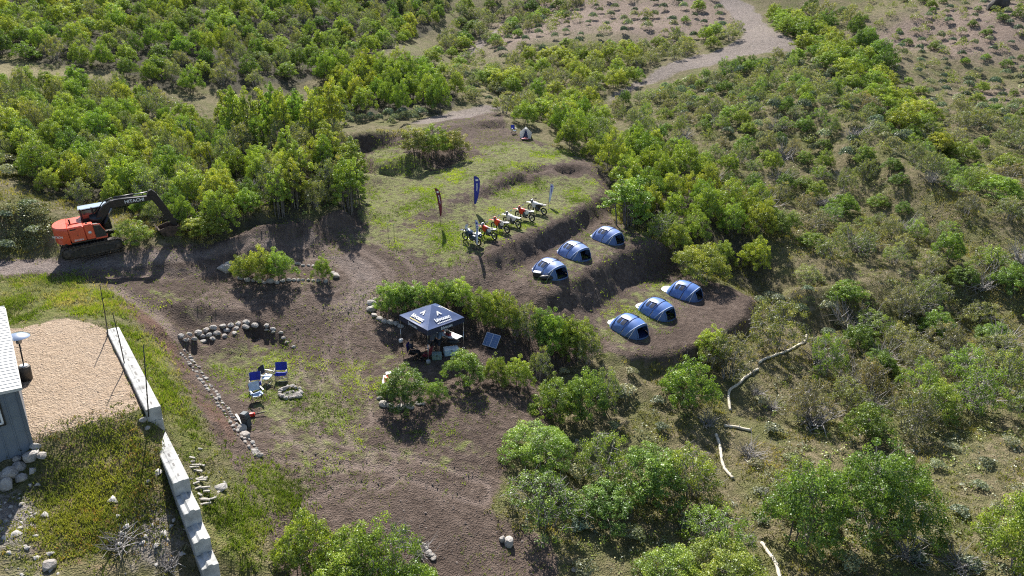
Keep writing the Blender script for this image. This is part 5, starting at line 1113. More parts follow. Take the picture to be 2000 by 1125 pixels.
for k in range(15):
    a = 2 * math.pi * k / 15; r = .58 + random.uniform(-.05, .05); x, y = r * math.cos(a), r * math.sin(a) * .92; rock('stone', (x, y, ground(fp.x + x, fp.y + y) - fp.z + .08), random.uniform(.12, .2) * (1.5 if k == 14 else 1), e)
for x, y in ((.12, .1), (-.15, -.05)): rock('stone', (x, y, .05), .1, e)
MB().lathe([(.45, -.02), (.4, .012), (.05, .02)], 18).build('ash_bed', mat('grey_ash', (.16, .15, .14), .95, var=.4, scale=14), e)

# upright bin, chainsaw and plank by the stone row
p = G(483, 832); e = empty('plastic_bin', p, (.06, -.08, -.35), 'dark charcoal upright bin with rounded top by the stone row', 'bin'); M_CHAR = mat('charcoal_plastic', (.06, .075, .09), .55, var=.2)
MB().prism([(-.19, 0), (.19, 0), (.215, .55), (.2, .74), (.14, .82), (-.14, .82), (-.2, .74), (-.215, .55)], -.14, .14).build('body', M_CHAR, e); MB().box((0, -.155, .62), (.2, .02, .05), bev=.008).build('handle', M_BLACK, e); MB().box((0, 0, .5), (.445, .3, .03)).build('rim', M_BLACK, e)
p = G(500, 812); e = empty('chainsaw', p, (0, 0, math.radians(28)), 'red and black chainsaw lying on the ground before the pale chair', 'chainsaw')
MB().box((-.2, 0, .12), (.34, .22, .2), bev=.05).build('body', M_RED, e); MB().tube([(-.06, .12, .2), (-.1, .1, .3), (-.14, -.1, .3), (-.12, -.13, .12)], .016, 6).tube([(-.36, 0, .2), (-.52, 0, .16), (-.5, 0, .06), (-.36, 0, .06)], .02, 6).build('handle', M_BLACK, e); MB().prism([(-.04, .09), (.5, .1), (.53, .13), (.5, .16), (-.04, .17)], -.03, -.015).build('guide_bar', M_DARKM, e); MB().box((-.2, .12, .14), (.2, .02, .1), bev=.008).build('side_cover', M_WHITE, e)
a, b = G(461, 812), G(478, 838); tag(MB().box((0, 0, 0), ((b - a).length, .11, .04), M=Matrix.Translation((a + b) / 2 + Vector((0, 0, .10))) @ (b - a).to_track_quat('X', 'Z').to_matrix().to_4x4(), bev=.006).build('plank', mat('bleached_wood', (.62, .58, .53), .8, var=.15, scale=5)), 'white plank leaning on the stone row beside the dark bin', 'plank')

# ------------------------------------------------------------------ under the canopy
def cooler(px, py, rz, d, m, lidm, label):
    p = G(px, py); e = empty('cooler', p, (0, 0, rz), label, 'cooler'); x, y, z = d
    MB().box((0, 0, z * .42), (x, y, z * .84), bev=.03).build('body', m, e); ld = MB().box((0, 0, z * .915), (x * 1.03, y * 1.04, z * .15), bev=.03).build('lid', lidm, e); MB().box((0, -y * .54, z * .78), (.08, .02, .06)).build('latch', M_BLACK, e)
    for s in (-1, 1): MB().tube([(s * x * .5, -.08, z * .6), (s * (x * .5 + .05), -.07, z * .52), (s * (x * .5 + .05), .07, z * .52), (s * x * .5, .08, z * .6)], .012, 5).build('handle', M_GREYP, e)
    return e
M_ICE = mat('pale_blue_cooler', (.50, .64, .76), .4, var=.05); M_SAGEC = mat('grey_green_cooler', (.22, .30, .28), .5, var=.08); M_ORC = mat('orange_cooler', (.75, .15, .05), .4, var=.08)
cooler(881, 692, math.radians(18), (.92, .5, .48), M_ICE, mat('white_lid', (.72, .76, .78), .4), 'large pale blue cooler at the right under the canopy')
cooler(853, 701, math.radians(10), (.6, .42, .42), M_SAGEC, M_SAGEC, 'grey-green cooler on the ground in the middle under the canopy')
p = G(883, 686) + Vector((.05, .1, .5)); tag(MB().grid(rows := [[(x, .2 * math.sqrt(max(.05, 1 - (x / .42) ** 4)) * math.cos(q), .15 + .16 * math.sqrt(max(.05, 1 - (x / .42) ** 4)) * math.sin(q)) for q in [2 * math.pi * k / 12 for k in range(12)]] for x in [-.4 + .1 * k for k in range(9)]], closed=True).add(rows[0], [tuple(range(12))]).add(rows[-1], [tuple(range(12))]).tube([(-.15, 0, .3), (-.08, 0, .4), (.08, 0, .4), (.15, 0, .3)], .014, 5).build('backpack', M_BLACK, None, p), 'black backpack slumped on top of the pale blue cooler', 'backpack')
def table(p, rz, d, m, label, legs=M_DARKM):
    e = empty('folding_table', p, (0, 0, rz), label, 'table'); x, y, z = d
    MB().box((0, 0, z - .02), (x, y, .04), bev=.012).build('tabletop', m, e)
    for sx in (-1, 1):
        for sy in (-1, 1): MB().tube([(sx * x * .44, sy * y * .4, z - .04), (sx * x * .46, sy * y * .44, 0)], .014, 6).build('leg', legs, e)
    MB().tube([(-x * .44, y * .4, .3), (-x * .44, -y * .4, .3)], .01, 5).tube([(x * .44, y * .4, .3), (x * .44, -y * .4, .3)], .01, 5).build('brace', legs, e)
    return e
pt = G(876, 672); table(pt, math.radians(-38), (1.8, .75, .74), mat('white_table_top', (.76, .80, .80), .4, var=.04), 'white folding table at the back right under the canopy')
tdir = Vector((math.cos(math.radians(-38)), math.sin(math.radians(-38)), 0))
def jug(p, m, capm, label, r=.15, h=.36):
    e = empty('water_jug', p, (0, 0, 0), label, 'jug'); MB().lathe([(r * .85, 0), (r, .02), (r, h * .8), (r * .9, h * .86)], 16).build('body', m, e); MB().lathe([(r * .95, h * .86), (r * .95, h * .95), (r * .4, h)], 16).build('lid', capm, e); MB().box((0, -r - .02, .06), (.03, .05, .03)).build('spigot', M_WHITE, e)
jug(pt + tdir * -.62 + Vector((0, 0, .742)), M_ORC, M_RED, 'orange-red water jug on the left end of the white table', .16, .42)
e = empty('storage_crate', pt + tdir * .15 + Vector((-.1, -.1, .742)), (0, 0, math.radians(-38)), 'dark red crate standing on the white table', 'crate'); MB().box((0, 0, .11), (.36, .26, .2), bev=.02).build('body', M_MAROON, e); MB().box((0, 0, .225), (.38, .28, .03), bev=.01).build('lid', M_DARKM, e)
e = empty('kettle', pt + tdir * -.2 + Vector((.05, .12, .742)), (0, 0, 0), 'small dark kettle between the jug and the crate on the table', 'kettle'); MB().lathe([(.1, 0), (.11, .03), (.08, .14), (.03, .17)], 14).build('body', M_DARKM, e); MB().tube([(.09, 0, .08), (.17, 0, .15)], .018, 6).build('spout', M_DARKM, e); MB().tube([(-.08, 0, .14), (-.06, 0, .24), (.06, 0, .24), (.08, 0, .14)], .008, 5).build('handle', M_BLACK, e)
p = G(833, 704); camp_chair(p, math.radians(160), M_MAROON, M_MAROON, 'maroon folding chair beside the canopy\'s front leg', M_DARKM, w=.58)
# table with orange coolers left of the canopy
p = G(757, 762); table(p, math.radians(96), (.95, .5, .72), M_WHITE, 'narrow white table behind the boulder-ringed bush', M_BLACK)
jug(p + Vector((.02, -.28, .722)), M_ORC, M_ORC, 'orange jug on the near end of the narrow white table', .14, .3)
e = empty('cooler', p + Vector((.12, .2, .722)), (0, 0, .3), 'orange cooler with white lid on the far end of the narrow table', 'cooler'); MB().box((0, 0, .13), (.42, .3, .26), bev=.03).build('body', M_ORC, e); MB().box((0, 0, .285), (.44, .32, .06), bev=.02).build('lid', M_WHITE, e)
# solar panel
p = G(960, 676); e = empty('solar_panel', p, (0, 0, math.radians(-28)), 'folding solar panel tilted on the ground right of the canopy', 'solar panel'); M_PV = mat('solar_cell_blue', (.06, .12, .26), .18, var=.15, scale=9, spec=.8)
T = Matrix.Translation((0, 0, .42)) @ Matrix.Rotation(math.radians(48), 4, 'X')
for s in (-1, 1):
    w_ = MB().box((s * .26, 0, 0), (.5, .86, .025), M=T).build('panel', M_PV, e); fr = MB()
    for q in (-1, 1): fr.box((s * .26 + q * .25, 0, .004), (.03, .9, .036), M=T).box((s * .26, q * .435, .004), (.5, .03, .036), M=T)
    fr.build('frame', M_ALU, w_)
    g_ = MB()
    for k in range(1, 6): g_.box((s * .26, -.43 + .143 * k, .0145), (.49, .006, .003), M=T)
    g_.box((s * .26, 0, .0145), (.006, .84, .003), M=T); g_.build('cell_lines', M_ALU, w_)
for s in (-.35, .35): MB().tube([T @ Vector((s, .25, -.02)), (s, .62, .0)], .012, 5).build('stand_leg', M_DARKM, e)

# ------------------------------------------------------------------ people
M_SKIN = mat('skin', (.42, .25, .17), .55, var=.06); M_HAIR = mat('dark_hair', (.015, .011, .009), .7, var=.2)
def skin(name, J, Ed, m, parent, sub=1):
    me = bpy.data.meshes.new(name); names = list(J); me.from_pydata([J[n][0] for n in names], [(names.index(a), names.index(b)) for a, b in Ed], [])
    o = bpy.data.objects.new(name, me); COL.objects.link(o); sk = o.modifiers.new('skin', 'SKIN'); sk.use_smooth_shade = True
    for i, n in enumerate(names):
        r = J[n][1]; v = me.skin_vertices[0].data[i]; v.radius = r if hasattr(r, '__len__') else (r, r); v.use_root = (i == 0)
    s = o.modifiers.new('sub', 'SUBSURF'); s.levels = sub; s.render_levels = sub
    bpy.context.view_layer.update(); em = bpy.data.meshes.new_from_object(o.evaluated_get(bpy.context.evaluated_depsgraph_get()))
    bpy.data.objects.remove(o); em.materials.clear(); em.name = name; return link_mesh(name, em, m, parent)
def person(loc, rz, pose, label, shirt, trous, shorts=False):
    """figure 1.75 m tall facing local +x"""
    e = empty('person', loc, (0, 0, rz), label, 'person'); V = Vector
    if pose == 'sit':
        hip, chest, neck, head = V((-.05, 0, .56)), V((-.12, 0, .92)), V((-.1, 0, 1.1)), V((-.05, 0, 1.24)); J = {}
        legs = {s: (V((0, s * .1, .54)), V((.42, s * .13, .54)), V((.46, s * .13, .1)), V((.6, s * .14, .05))) for s in (-1, 1)}
        arms = {s: (V((-.11, s * .19, 1.02)), V((-.02, s * .27, .78)), V((.26, s * .12, .74)), V((.34, s * .08, .77))) for s in (-1, 1)}
    else:
        ln = .12 if pose == 'lean' else 0.0
        hip, chest, neck, head = V((0, 0, .95)), V((.05 + ln, 0, 1.28)), V((.07 + ln * 1.6, 0, 1.5)), V((.12 + ln * 1.9, 0, 1.64))
        legs = {s: (V((0, s * .09, .9)), V((.03 + .03 * s, s * .11, .49)), V((-.02, s * .12, .09)), V((.14, s * .14, .045))) for s in (-1, 1)}
        arms = {s: (V((.04 + ln * 1.3, s * .19, 1.43)), V((.06 + ln, s * .27, 1.14)), V((.28 + ln, s * .18, 1.0)), V((.37 + ln, s * .16, .99))) for s in (-1, 1)}
    J = {'hip': (hip, (.15, .11)), 'waist': ((hip + chest) / 2, (.135, .1)), 'chest': (chest, (.165, .11)), 'neck': (neck, .055), 'jaw': (neck.lerp(head, .55), .065), 'head': (head, (.09, .1)), 'crown': (head + V((-.01, 0, .09)), .06)}
    E_ = [('hip', 'waist'), ('waist', 'chest'), ('chest', 'neck'), ('neck', 'jaw'), ('jaw', 'head'), ('head', 'crown')]
    for s, t in ((-1, 'r'), (1, 'l')):
        th, kn, an, to = legs[s]; J |= {'th' + t: (th, .085), 'kn' + t: (kn, .058), 'ca' + t: (kn.lerp(an, .35), .055), 'an' + t: (an, .04), 'to' + t: (to, .035)}
        sh, el, wr, ha = arms[s]; J |= {'sh' + t: (sh, .06), 'el' + t: (el, .042), 'wr' + t: (wr, .028), 'ha' + t: (ha, (.035, .02))}
        E_ += [('hip', 'th' + t), ('th' + t, 'kn' + t), ('kn' + t, 'ca' + t), ('ca' + t, 'an' + t), ('an' + t, 'to' + t), ('chest', 'sh' + t), ('sh' + t, 'el' + t), ('el' + t, 'wr' + t), ('wr' + t, 'ha' + t)]
        d = (ha - wr).normalized(); sd = V((-d.y, d.x, 0)).normalized() if abs(d.z) < .95 else V((0, 1, 0))
        for f in range(4): b = ha + sd * (.024 - .016 * f); J['f%d' % f + t] = (b + d * .045, .0085); J['g%d' % f + t] = (b + d * (.075 - .006 * abs(f - 1)) - V((0, 0, .02)), .007); E_ += [('ha' + t, 'f%d' % f + t), ('f%d' % f + t, 'g%d' % f + t)]
        J['t' + t] = (wr.lerp(ha, .5) - sd * s * .05, .009); J['u' + t] = (ha - sd * s * .055 + d * .02, .008); E_ += [('wr' + t, 't' + t), ('t' + t, 'u' + t)]
    body = skin('body', J, E_, M_SKIN, e)
    up = {k: (v[0], tuple(np.array(v[1]) * 1.14 + .012) if hasattr(v[1], '__len__') else v[1] * 1.14 + .014) for k, v in J.items()}
    sl = {'hip': (hip + V((0, 0, -.03)), up['hip'][1]), 'waist': up['waist'], 'chest': up['chest'], 'collar': (chest.lerp(neck, .75), .085)}; se = [('hip', 'waist'), ('waist', 'chest'), ('chest', 'collar')]
    for t in 'rl': sl['sh' + t] = up['sh' + t]; sl['el' + t] = (J['sh' + t][0].lerp(J['el' + t][0], .8), up['el' + t][1]); se += [('chest', 'sh' + t), ('sh' + t, 'el' + t)]
    skin('shirt', sl, se, shirt, e)
    tl = {'hip': (hip, up['hip'][1])}; te = []
    for t in 'rl':
        tl['th' + t] = up['th' + t]; tl['kn' + t] = (up['kn' + t][0], .075); te += [('hip', 'th' + t), ('th' + t, 'kn' + t)]
        if not shorts: tl['an' + t] = (J['an' + t][0] + V((0, 0, .02)), .058); te.append(('kn' + t, 'an' + t))
    skin('shorts' if shorts else 'trousers', tl, te, trous, e)
    for t in 'rl':
        a, b = J['an' + t][0], J['to' + t][0]; d = (b - a); d.z = 0; d.normalize(); MB().box((a + b) / 2 * V((1, 1, 0)) + V((0, 0, .05)), (.27, .1, .1), bev=.035, rot=(0, 0, math.atan2(d.y, d.x))).build('shoe', M_BLACK, e)
    hm = MB(); rows = []
    for i in range(6):
        a = -.15 + (math.pi / 2 + .1) * i / 5; rows.append([(head.x - .012 + .112 * math.cos(a) * math.cos(q) * .98 - (.02 if math.cos(q) > .3 and i < 2 else 0), head.y + .095 * math.cos(a) * math.sin(q), head.z + .03 + .108 * math.sin(a)) for q in [2 * math.pi * k / 14 for k in range(14)]])
    hm.grid(rows, closed=True).add(rows[-1], [tuple(range(14))]).build('hair', M_HAIR, body)
    fx = head.x + .098; 
    for s in (-1, 1): MB().lathe([(.004, -.012), (.012, 0), (.004, .012)], 8, Matrix.Translation((fx - .004, s * .035, head.z + .01))).build('eye', M_BLACK, body); MB().box((head.x - .0, s * .1, head.z), (.035, .02, .06), bev=.008).build('ear', M_SKIN, body)
    MB().prism([(fx - .01, head.z + .015), (fx + .024, head.z - .025), (fx - .01, head.z - .03)], -.014, .014).build('nose', M_SKIN, body); MB().box((fx - .006, 0, head.z - .052), (.012, .045, .01)).build('mouth', mat('lip', (.3, .11, .09), .5), body)
    return e
p = G(806, 700); camp_chair(p, math.radians(-8), M_NAVYC, M_BLUEC, 'blue-backed folding chair under the seated person', M_DARKM, w=.6)
person(p + Vector((0, 0, -.02)), math.radians(-8), 'sit', 'person in dark clothes seated in a folding chair at the left under the canopy', mat('dark_navy_shirt', (.02, .025, .045), .8), mat('black_trousers', (.015, .015, .018), .8))
p = G(843, 692); person(p, math.radians(52), 'lean', 'standing person in dark grey top, back turned, at the left of the table pair', mat('slate_shirt', (.09, .10, .13), .8), mat('dark_shorts', (.03, .03, .035), .8), True)
p = G(856, 689); person(p, math.radians(40), 'lean', 'standing person in blue-grey shirt, back turned, at the right of the table pair', mat('blue_grey_shirt', (.16, .22, .32), .8), mat('navy_shorts', (.025, .03, .05), .8), True)

# ------------------------------------------------------------------ feather flags
def flag(base, H, lean, yaw, m, label, mk=M_WHITE, start=.25, wide=.42):
    p = G(*base); e = empty('feather_flag', p, (0, 0, yaw), label, 'flag'); P = []
    for k in range(13):
        t = k / 12; P.append(Vector((lean[0] * t * t * H, lean[1] * t * t * H, H * t * (1 - .03 * t))))
    P.append(P[-1] + Vector((.1, 0, .02))); P.append(P[-1] + Vector((.1, 0, -.06)))
    MB().tube(P, [.016 - .0009 * k for k in range(len(P))], 6).build('pole', M_DARKM, e)
    rows = []; pts = P[:13]
    for k in range(15):
        t = start + (1 - start) * k / 14; i = min(11, int(t * 12)); f = t * 12 - i; q = pts[i].lerp(pts[i + 1], f); w = wide * (math.sin(math.pi * min(1, .12 + .88 * k / 14) ** 1.0 * .62)) ** .8 * (1 if k < 13 else (.9 if k == 13 else .55))
        rows.append([tuple(q + Vector((w * v, .03 * math.sin(v * 4 + k * .6), -.05 * v * (k / 14)))) for v in (0, .33, .66, 1.0)])
    bn = MB().grid(rows).grid([[(x, y + .008, z) for x, y, z in r] for r in rows]).build('banner', m, e)
    def mark(k, v0, v1, h, n=2):
        for s in (-.012, .020):
            a = Vector(rows[k][1]); dx = Vector(rows[k][3]) - Vector(rows[k][0]); o = Vector(rows[k][0]) + dx * ((v0 + v1) / 2) + Vector((0, s, 0))
            MB().box(o, (dx.length * (v1 - v0), .004, h), bev=0).build('emblem' if k > 11 else 'lettering', mk, bn)
    mark(12, .28, .72, .16)
    for k in range(4, 11): mark(k, .38, .62, .085)
    return e
M_FMAR = mat('maroon_flag', (.16, .012, .035), .65, var=.12); M_FBLU = mat('blue_flag', (.02, .03, .30), .65, var=.12); M_FWHT = mat('white_flag', (.62, .64, .74), .65, var=.06); M_FPUR = mat('purple_print', (.12, .10, .42), .6)
flag((860,441), 3.25, (-.14, 0), math.radians(20), M_FMAR, 'maroon feather flag leaning left at the left of the motorcycles', wide=.34)
flag((926,412), 3.1, (-.02, 0), math.radians(12), M_FBLU, 'deep blue feather flag standing upright behind the motorcycles', wide=.5, start=.2)
flag((1071,404), 2.1, (.05, 0), math.radians(28), M_FWHT, 'white and purple feather flag at the right end of the motorcycles', M_FPUR, .2, .34)
flag((930,489), 2.5, (-.06, 0), math.radians(48), M_FWHT, 'white feather flag in front of the navy motorcycle', M_FBLU, .18, .3)
for px, py, h, l in ((758,460,.95,'left of two thin stakes in the grass by the turning loop'),(770,468,1.2,'right of two thin stakes in the grass by the turning loop')):
    p = G(px, py); e = empty('stake', p, (0, 0, 0), l, 'stake'); MB().tube([(0, 0, -.1), (.01, 0, h)], .018, 6).build('rod', M_DARKM, e); MB().lathe([(.03, h), (.03, h + .03)], 8).build('cap', mat('green_cap', (.1, .3, .2), .5), e)
p = G(1003, 262); camp_chair(p, math.radians(-60), M_PALEC, M_BLUEC, 'small blue folding chair beside the white tent at the back', M_DARKM, w=.5)
# ------------------------------------------------------------------ concrete block wall
def block_wall():
    A = Vector(at_z(220, 641, 4.15)); B = Vector(at_z(299, 797, 4.15)); u = (B - A).normalized(); bl = (B - A).length / 6; n = Vector((-u.y, u.x, 0))
    M_CON = mat('pale_concrete', (.43, .43, .415), .88, var=.28, scale=2.2, bmp=.5); M_SLOT = mat('dark_concrete_slot', (.2, .19, .18), .9, var=.3)
    e = empty('block_wall', (0, 0, 0), (0, 0, 0), 'stepped retaining wall of pale concrete blocks beside the gravel pad', 'wall'); e['kind'] = 'thing'; W, H = .60, .64
    def blk(s0, s1, top, bare):
        c = A + u * (bl * (s0 + s1) / 2); L = bl * (s1 - s0) - .02; mb = MB(); T = Matrix.Translation((c.x, c.y, top - H / 2)) @ Matrix.Rotation(math.atan2(u.y, u.x), 4, 'Z')
        b = .03; g = .07
        # outline across the wall: groove below, tongue on top where the block is bare
        pf = [(-W/2, -H/2 + b), (-W/2 + b, -H/2), (-g, -H/2), (0, -H/2 + .05), (g, -H/2), (W/2 - b, -H/2), (W/2, -H/2 + b), (W/2, H/2 - b), (W/2 - b, H/2)]
        pf += [(.13, H/2), (.06, H/2 + .085), (-.06, H/2 + .085), (-.13, H/2)] if bare else [(.13, H/2), (.09, H/2 + .02), (-.09, H/2 + .02), (-.13, H/2)]
        pf += [(-W/2 + b, H/2), (-W/2, H/2 - b)]; R = Matrix.Rotation(-math.pi / 2, 4, 'Z')
        k = len(pf); vs = []
        for x in (-L/2, -L/2 + b, L/2 - b, L/2):
            q = .985 if abs(x) > L/2 - b * .5 else 1; vs += [(x, y * q, z * q) for y, z in pf]
        fs = [(r * k + i, r * k + (i + 1) % k, (r + 1) * k + (i + 1) % k, (r + 1) * k + i) for r in range(3) for i in range(k)] + [tuple(range(k)), tuple(range(3 * k, 4 * k))]
        o = mb.add(vs, fs, False, T).build('block', M_CON, e)
        if not bare:
            for q in (-.3, .22): MB().box((q * L, .02 * random.uniform(-1, 1), H/2 + .018), (L * random.uniform(.12, .22), .07, .02), M=T).build('lifting_slot', M_SLOT, o)  # thin darker plates for the slot marks on the block top
    for k in range(6): blk(k, k + 1, 4.15, False)
    for s in ((3, 4), (4, 5), (5, 6)): blk(*s, 4.15 - H - .015, False)
    z = 4.15 - 2 * (H + .015)
    for s in ((5.5, 6.5), (6.5, 7.5), (7.5, 8.5)): blk(*s, z, False)
    for i, end in enumerate((9.3, 9.95, 10.45, 11.1)):
        z -= H + .015
        for k in range(3, 0, -1): blk(end - k, end - k + 1, z, k == 1)
    # thin light poles standing on it
    for i, (b, t) in enumerate((((210, 650), (195, 556)), ((243, 709), (220, 612)), ((288, 802), (280, 674)))):
        p = Vector(at_z(b[0], b[1], 4.1)); q = Vector(at_z(t[0], t[1], 7.05)); pe = empty('light_pole', p, (0, 0, 0), ('thin black pole at the far end of the block wall', 'thin black pole halfway along the block wall', 'thin black pole at the step of the block wall')[i], 'pole')
        MB().tube([Vector((0, 0, -.3)), (q - p) * .5 + Vector((.02, 0, 0)), q - p], [.028, .024, .018], 6).build('shaft', M_BLACK, pe); MB().box((0, 0, .02), (.12, .12, .05), bev=.01).build('bracket', M_DARKM, pe); MB().tube([q - p, q - p + Vector((.03, 0, .05)), q - p + Vector((.06, 0, .0))], .01, 5).build('hook', M_DARKM, pe)
    return A, u, n, bl
WA, WU, WN, WB = block_wall()
# timber offcuts behind the wall
M_TIM = mat('weathered_timber', (.36, .335, .30), .85, var=.3, scale=7)
e = empty('timber_pile', G(385, 935), (0, 0, 0), 'stack of weathered timber offcuts on the ground right of the block wall', 'timber'); o0 = e.location
k = 0
for row, (px, py) in enumerate(((372,905),(376,916),(380,926),(383,937),(386,948),(388,959),(391,970),(394,980),(398,990))):
    for j in range(2 + row % 2):
        p = G(px + j * 9 + random.uniform(-5, 5), py - j * 1.5 + random.uniform(-4, 4)) - o0; L = random.uniform(.2, .48); MB().box((0, 0, 0), (L, .09, .07), M=Matrix.Translation(p + Vector((0, 0, .07 + .09 * (j % 2)))) @ Euler((random.uniform(-.15, .15), random.uniform(-.1, .1), random.uniform(-.6, .9))).to_matrix().to_4x4(), bev=.008).build('offcut', M_TIM, e); k += 1

# ------------------------------------------------------------------ metal shed at the left edge
def shed():
    C = Vector(at_z(62, 867, 3.75)); u, n = WU.copy(), -WN; n = n if n.x > 0 else -n
    # height so that the wall top meets the roof corner
    d = ray(40, 757); t = ((C.x) * d[0] + (C.y) * d[1]) / (d[0] ** 2 + d[1] ** 2); hz = CAM_H + d[2] * t - C.z
    e = empty('metal_shed', C, (0, 0, math.atan2(n.y, n.x)), 'blue-grey metal shed with pale ribbed roof cut by the left edge', 'building')
    # local x = towards the pad (n), local -y = towards the camera (u)
    sy = 1 if (Matrix.Rotation(-math.atan2(n.y, n.x), 2) @ Vector((u.x, u.y))).y > 0 else -1
    M_WALL = mat('blue_grey_siding', (.155, .19, .235), .45, var=.08, scale=2); M_TRIM = mat('slate_trim', (.12, .145, .18), .5, var=.1); M_ROOFM = mat('white_ribbed_roofing', (.60, .585, .55), .5, var=.08, scale=1.5); M_GL = mat('window_glass', (.05, .08, .12), .06, var=.1, spec=.9)
    Lx, Ly, rise = 6.0, 9.0, .28
    # end wall: standing panels with folded ribs
    for k in range(15):
        x0, x1 = -Lx + k * .4, -Lx + (k + 1) * .4
        if x1 > -1.75 and x0 < -2.8: pass
        top = lambda x: hz - rise * 0 + (-x) * .05
        MB().add([(x0, 0, -.5), (x0 + .34, 0, -.5), (x0 + .355, sy * .028, -.5), (x0 + .385, sy * .028, -.5), (x0 + .4, 0, -.5), (x0, 0, top(x0)), (x0 + .34, 0, top(x0)), (x0 + .355, sy * .028, top(x0)), (x0 + .385, sy * .028, top(x0)), (x0 + .4, 0, top(x1)),
                  (x0, -sy * .06, -.5), (x1, -sy * .06, -.5), (x1, -sy * .06, top(x1)), (x0, -sy * .06, top(x0))], [(0, 1, 6, 5), (1, 2, 7, 6), (2, 3, 8, 7), (3, 4, 9, 8), (10, 11, 12, 13)]).build('wall_panel', M_WALL, e)
    MB().box((.012, -sy * Ly / 2, hz / 2 - .25), (.05, Ly, hz + .5)).build('side_wall', M_WALL, e); MB().box((.0, sy * .012, hz / 2 - .25), (.12, .1, hz + .46), bev=.01).build('corner_trim', M_TRIM, e)
    # roof: each sheet with raised ribs across the slope
    for k in range(30):
        y0 = sy * .12 - sy * k * .31; y1 = y0 - sy * .31; xa, xb = .16, -Lx; za, zb = hz + .045, hz + .045 + Lx * .05
        MB().add([(xa, y0, za), (xa, y0 - sy * .23, za), (xa, y0 - sy * .25, za + .03), (xa, y0 - sy * .29, za + .03), (xa, y1, za), (xb, y0, zb), (xb, y0 - sy * .23, zb), (xb, y0 - sy * .25, zb + .03), (xb, y0 - sy * .29, zb + .03), (xb, y1, zb)], [(0, 1, 6, 5), (1, 2, 7, 6), (2, 3, 8, 7), (3, 4, 9, 8)]).build('roof_sheet', M_ROOFM, e)
    MB().box((.17, -sy * Ly / 2 + sy * .12, hz - .0), (.04, Ly, .12), bev=.008).build('gutter', M_ROOFM, e); MB().add([(.18, sy * .14, hz - .06), (-Lx, sy * .14, hz - .06 + Lx * .05), (-Lx, sy * .14, hz + .06 + Lx * .05), (.18, sy * .14, hz + .06), (.18, sy * .1, hz - .06), (-Lx, sy * .1, hz - .06 + Lx * .05), (-Lx, sy * .1, hz + .06 + Lx * .05), (.18, sy * .1, hz + .06)], [(0, 1, 2, 3), (4, 5, 6, 7), (0, 3, 7, 4), (0, 1, 5, 4), (3, 2, 6, 7)]).build('barge_board', M_ROOFM, e)
    # window: place of its right edge from the photograph
    dd = ray(8, 826); nrm = Vector((u.x, u.y)); t = (C.xy.dot(nrm)) / (dd[0] * nrm.x + dd[1] * nrm.y); wp = Vector(C_POS + dd * t) - C; xr = wp.xy.dot(Vector((n.x, n.y))); zb = wp.z
    w = MB()
    for cx, cz, dx, dz in ((xr - .035, zb + .5, .07, 1.0), (xr - 1.165, zb + .5, .07, 1.0), (xr - .6, zb + .035, 1.2, .07), (xr - .6, zb + .965, 1.2, .07), (xr - .6, zb + .5, 1.2, .05)): w.box((cx, sy * .05, cz), (dx, .07, dz))
    wf = w.build('window', M_WHITE, e); MB().box((xr - .6, sy * .035, zb + .5), (1.14, .02, .94)).build('pane', M_GL, wf)
    MB().box((xr + .03, sy * .045, zb + .5), (.06, .06, 1.14)).box((xr - .6, sy * .045, zb - .04), (1.3, .06, .08)).box((xr - .6, sy * .045, zb + 1.05), (1.3, .06, .08)).build('window_trim', M_BLACK, wf)
    MB().box((-Lx / 2, -sy * Ly / 2, -.3), (Lx - .2, Ly - .2, .3)).build('floor_slab', M_TRIM, e)
shed()
# patio heater on the pad
p = G(52, 741); e = empty('patio_heater', p, (0, .05, .4), 'tall patio heater with shiny round hood on the gravel pad', 'heater'); M_SHINY = mat('polished_hood', (.62, .68, .76), .18, .85, var=.05)
MB().lathe([(.23, 0), (.25, .02), (.25, .66), (.22, .70)], 20).build('tank_housing', mat('bronze_housing', (.07, .06, .05), .5, .3, var=.2), e); MB().lathe([(.17, .70), (.17, .74)], 18).build('housing_top', M_WHITE, e); MB().tube([(0, 0, .7), (0, 0, 1.9)], .032, 8).build('post', M_DARKM, e)
MB().lathe([(.09, 1.85), (.12, 1.9), (.12, 2.12), (.09, 2.15)], 14).build('burner', M_STEEL, e); MB().lathe([(.48, 2.2), (.47, 2.21), (.34, 2.29), (.16, 2.34), (.02, 2.36)], 26).build('hood', M_SHINY, e)

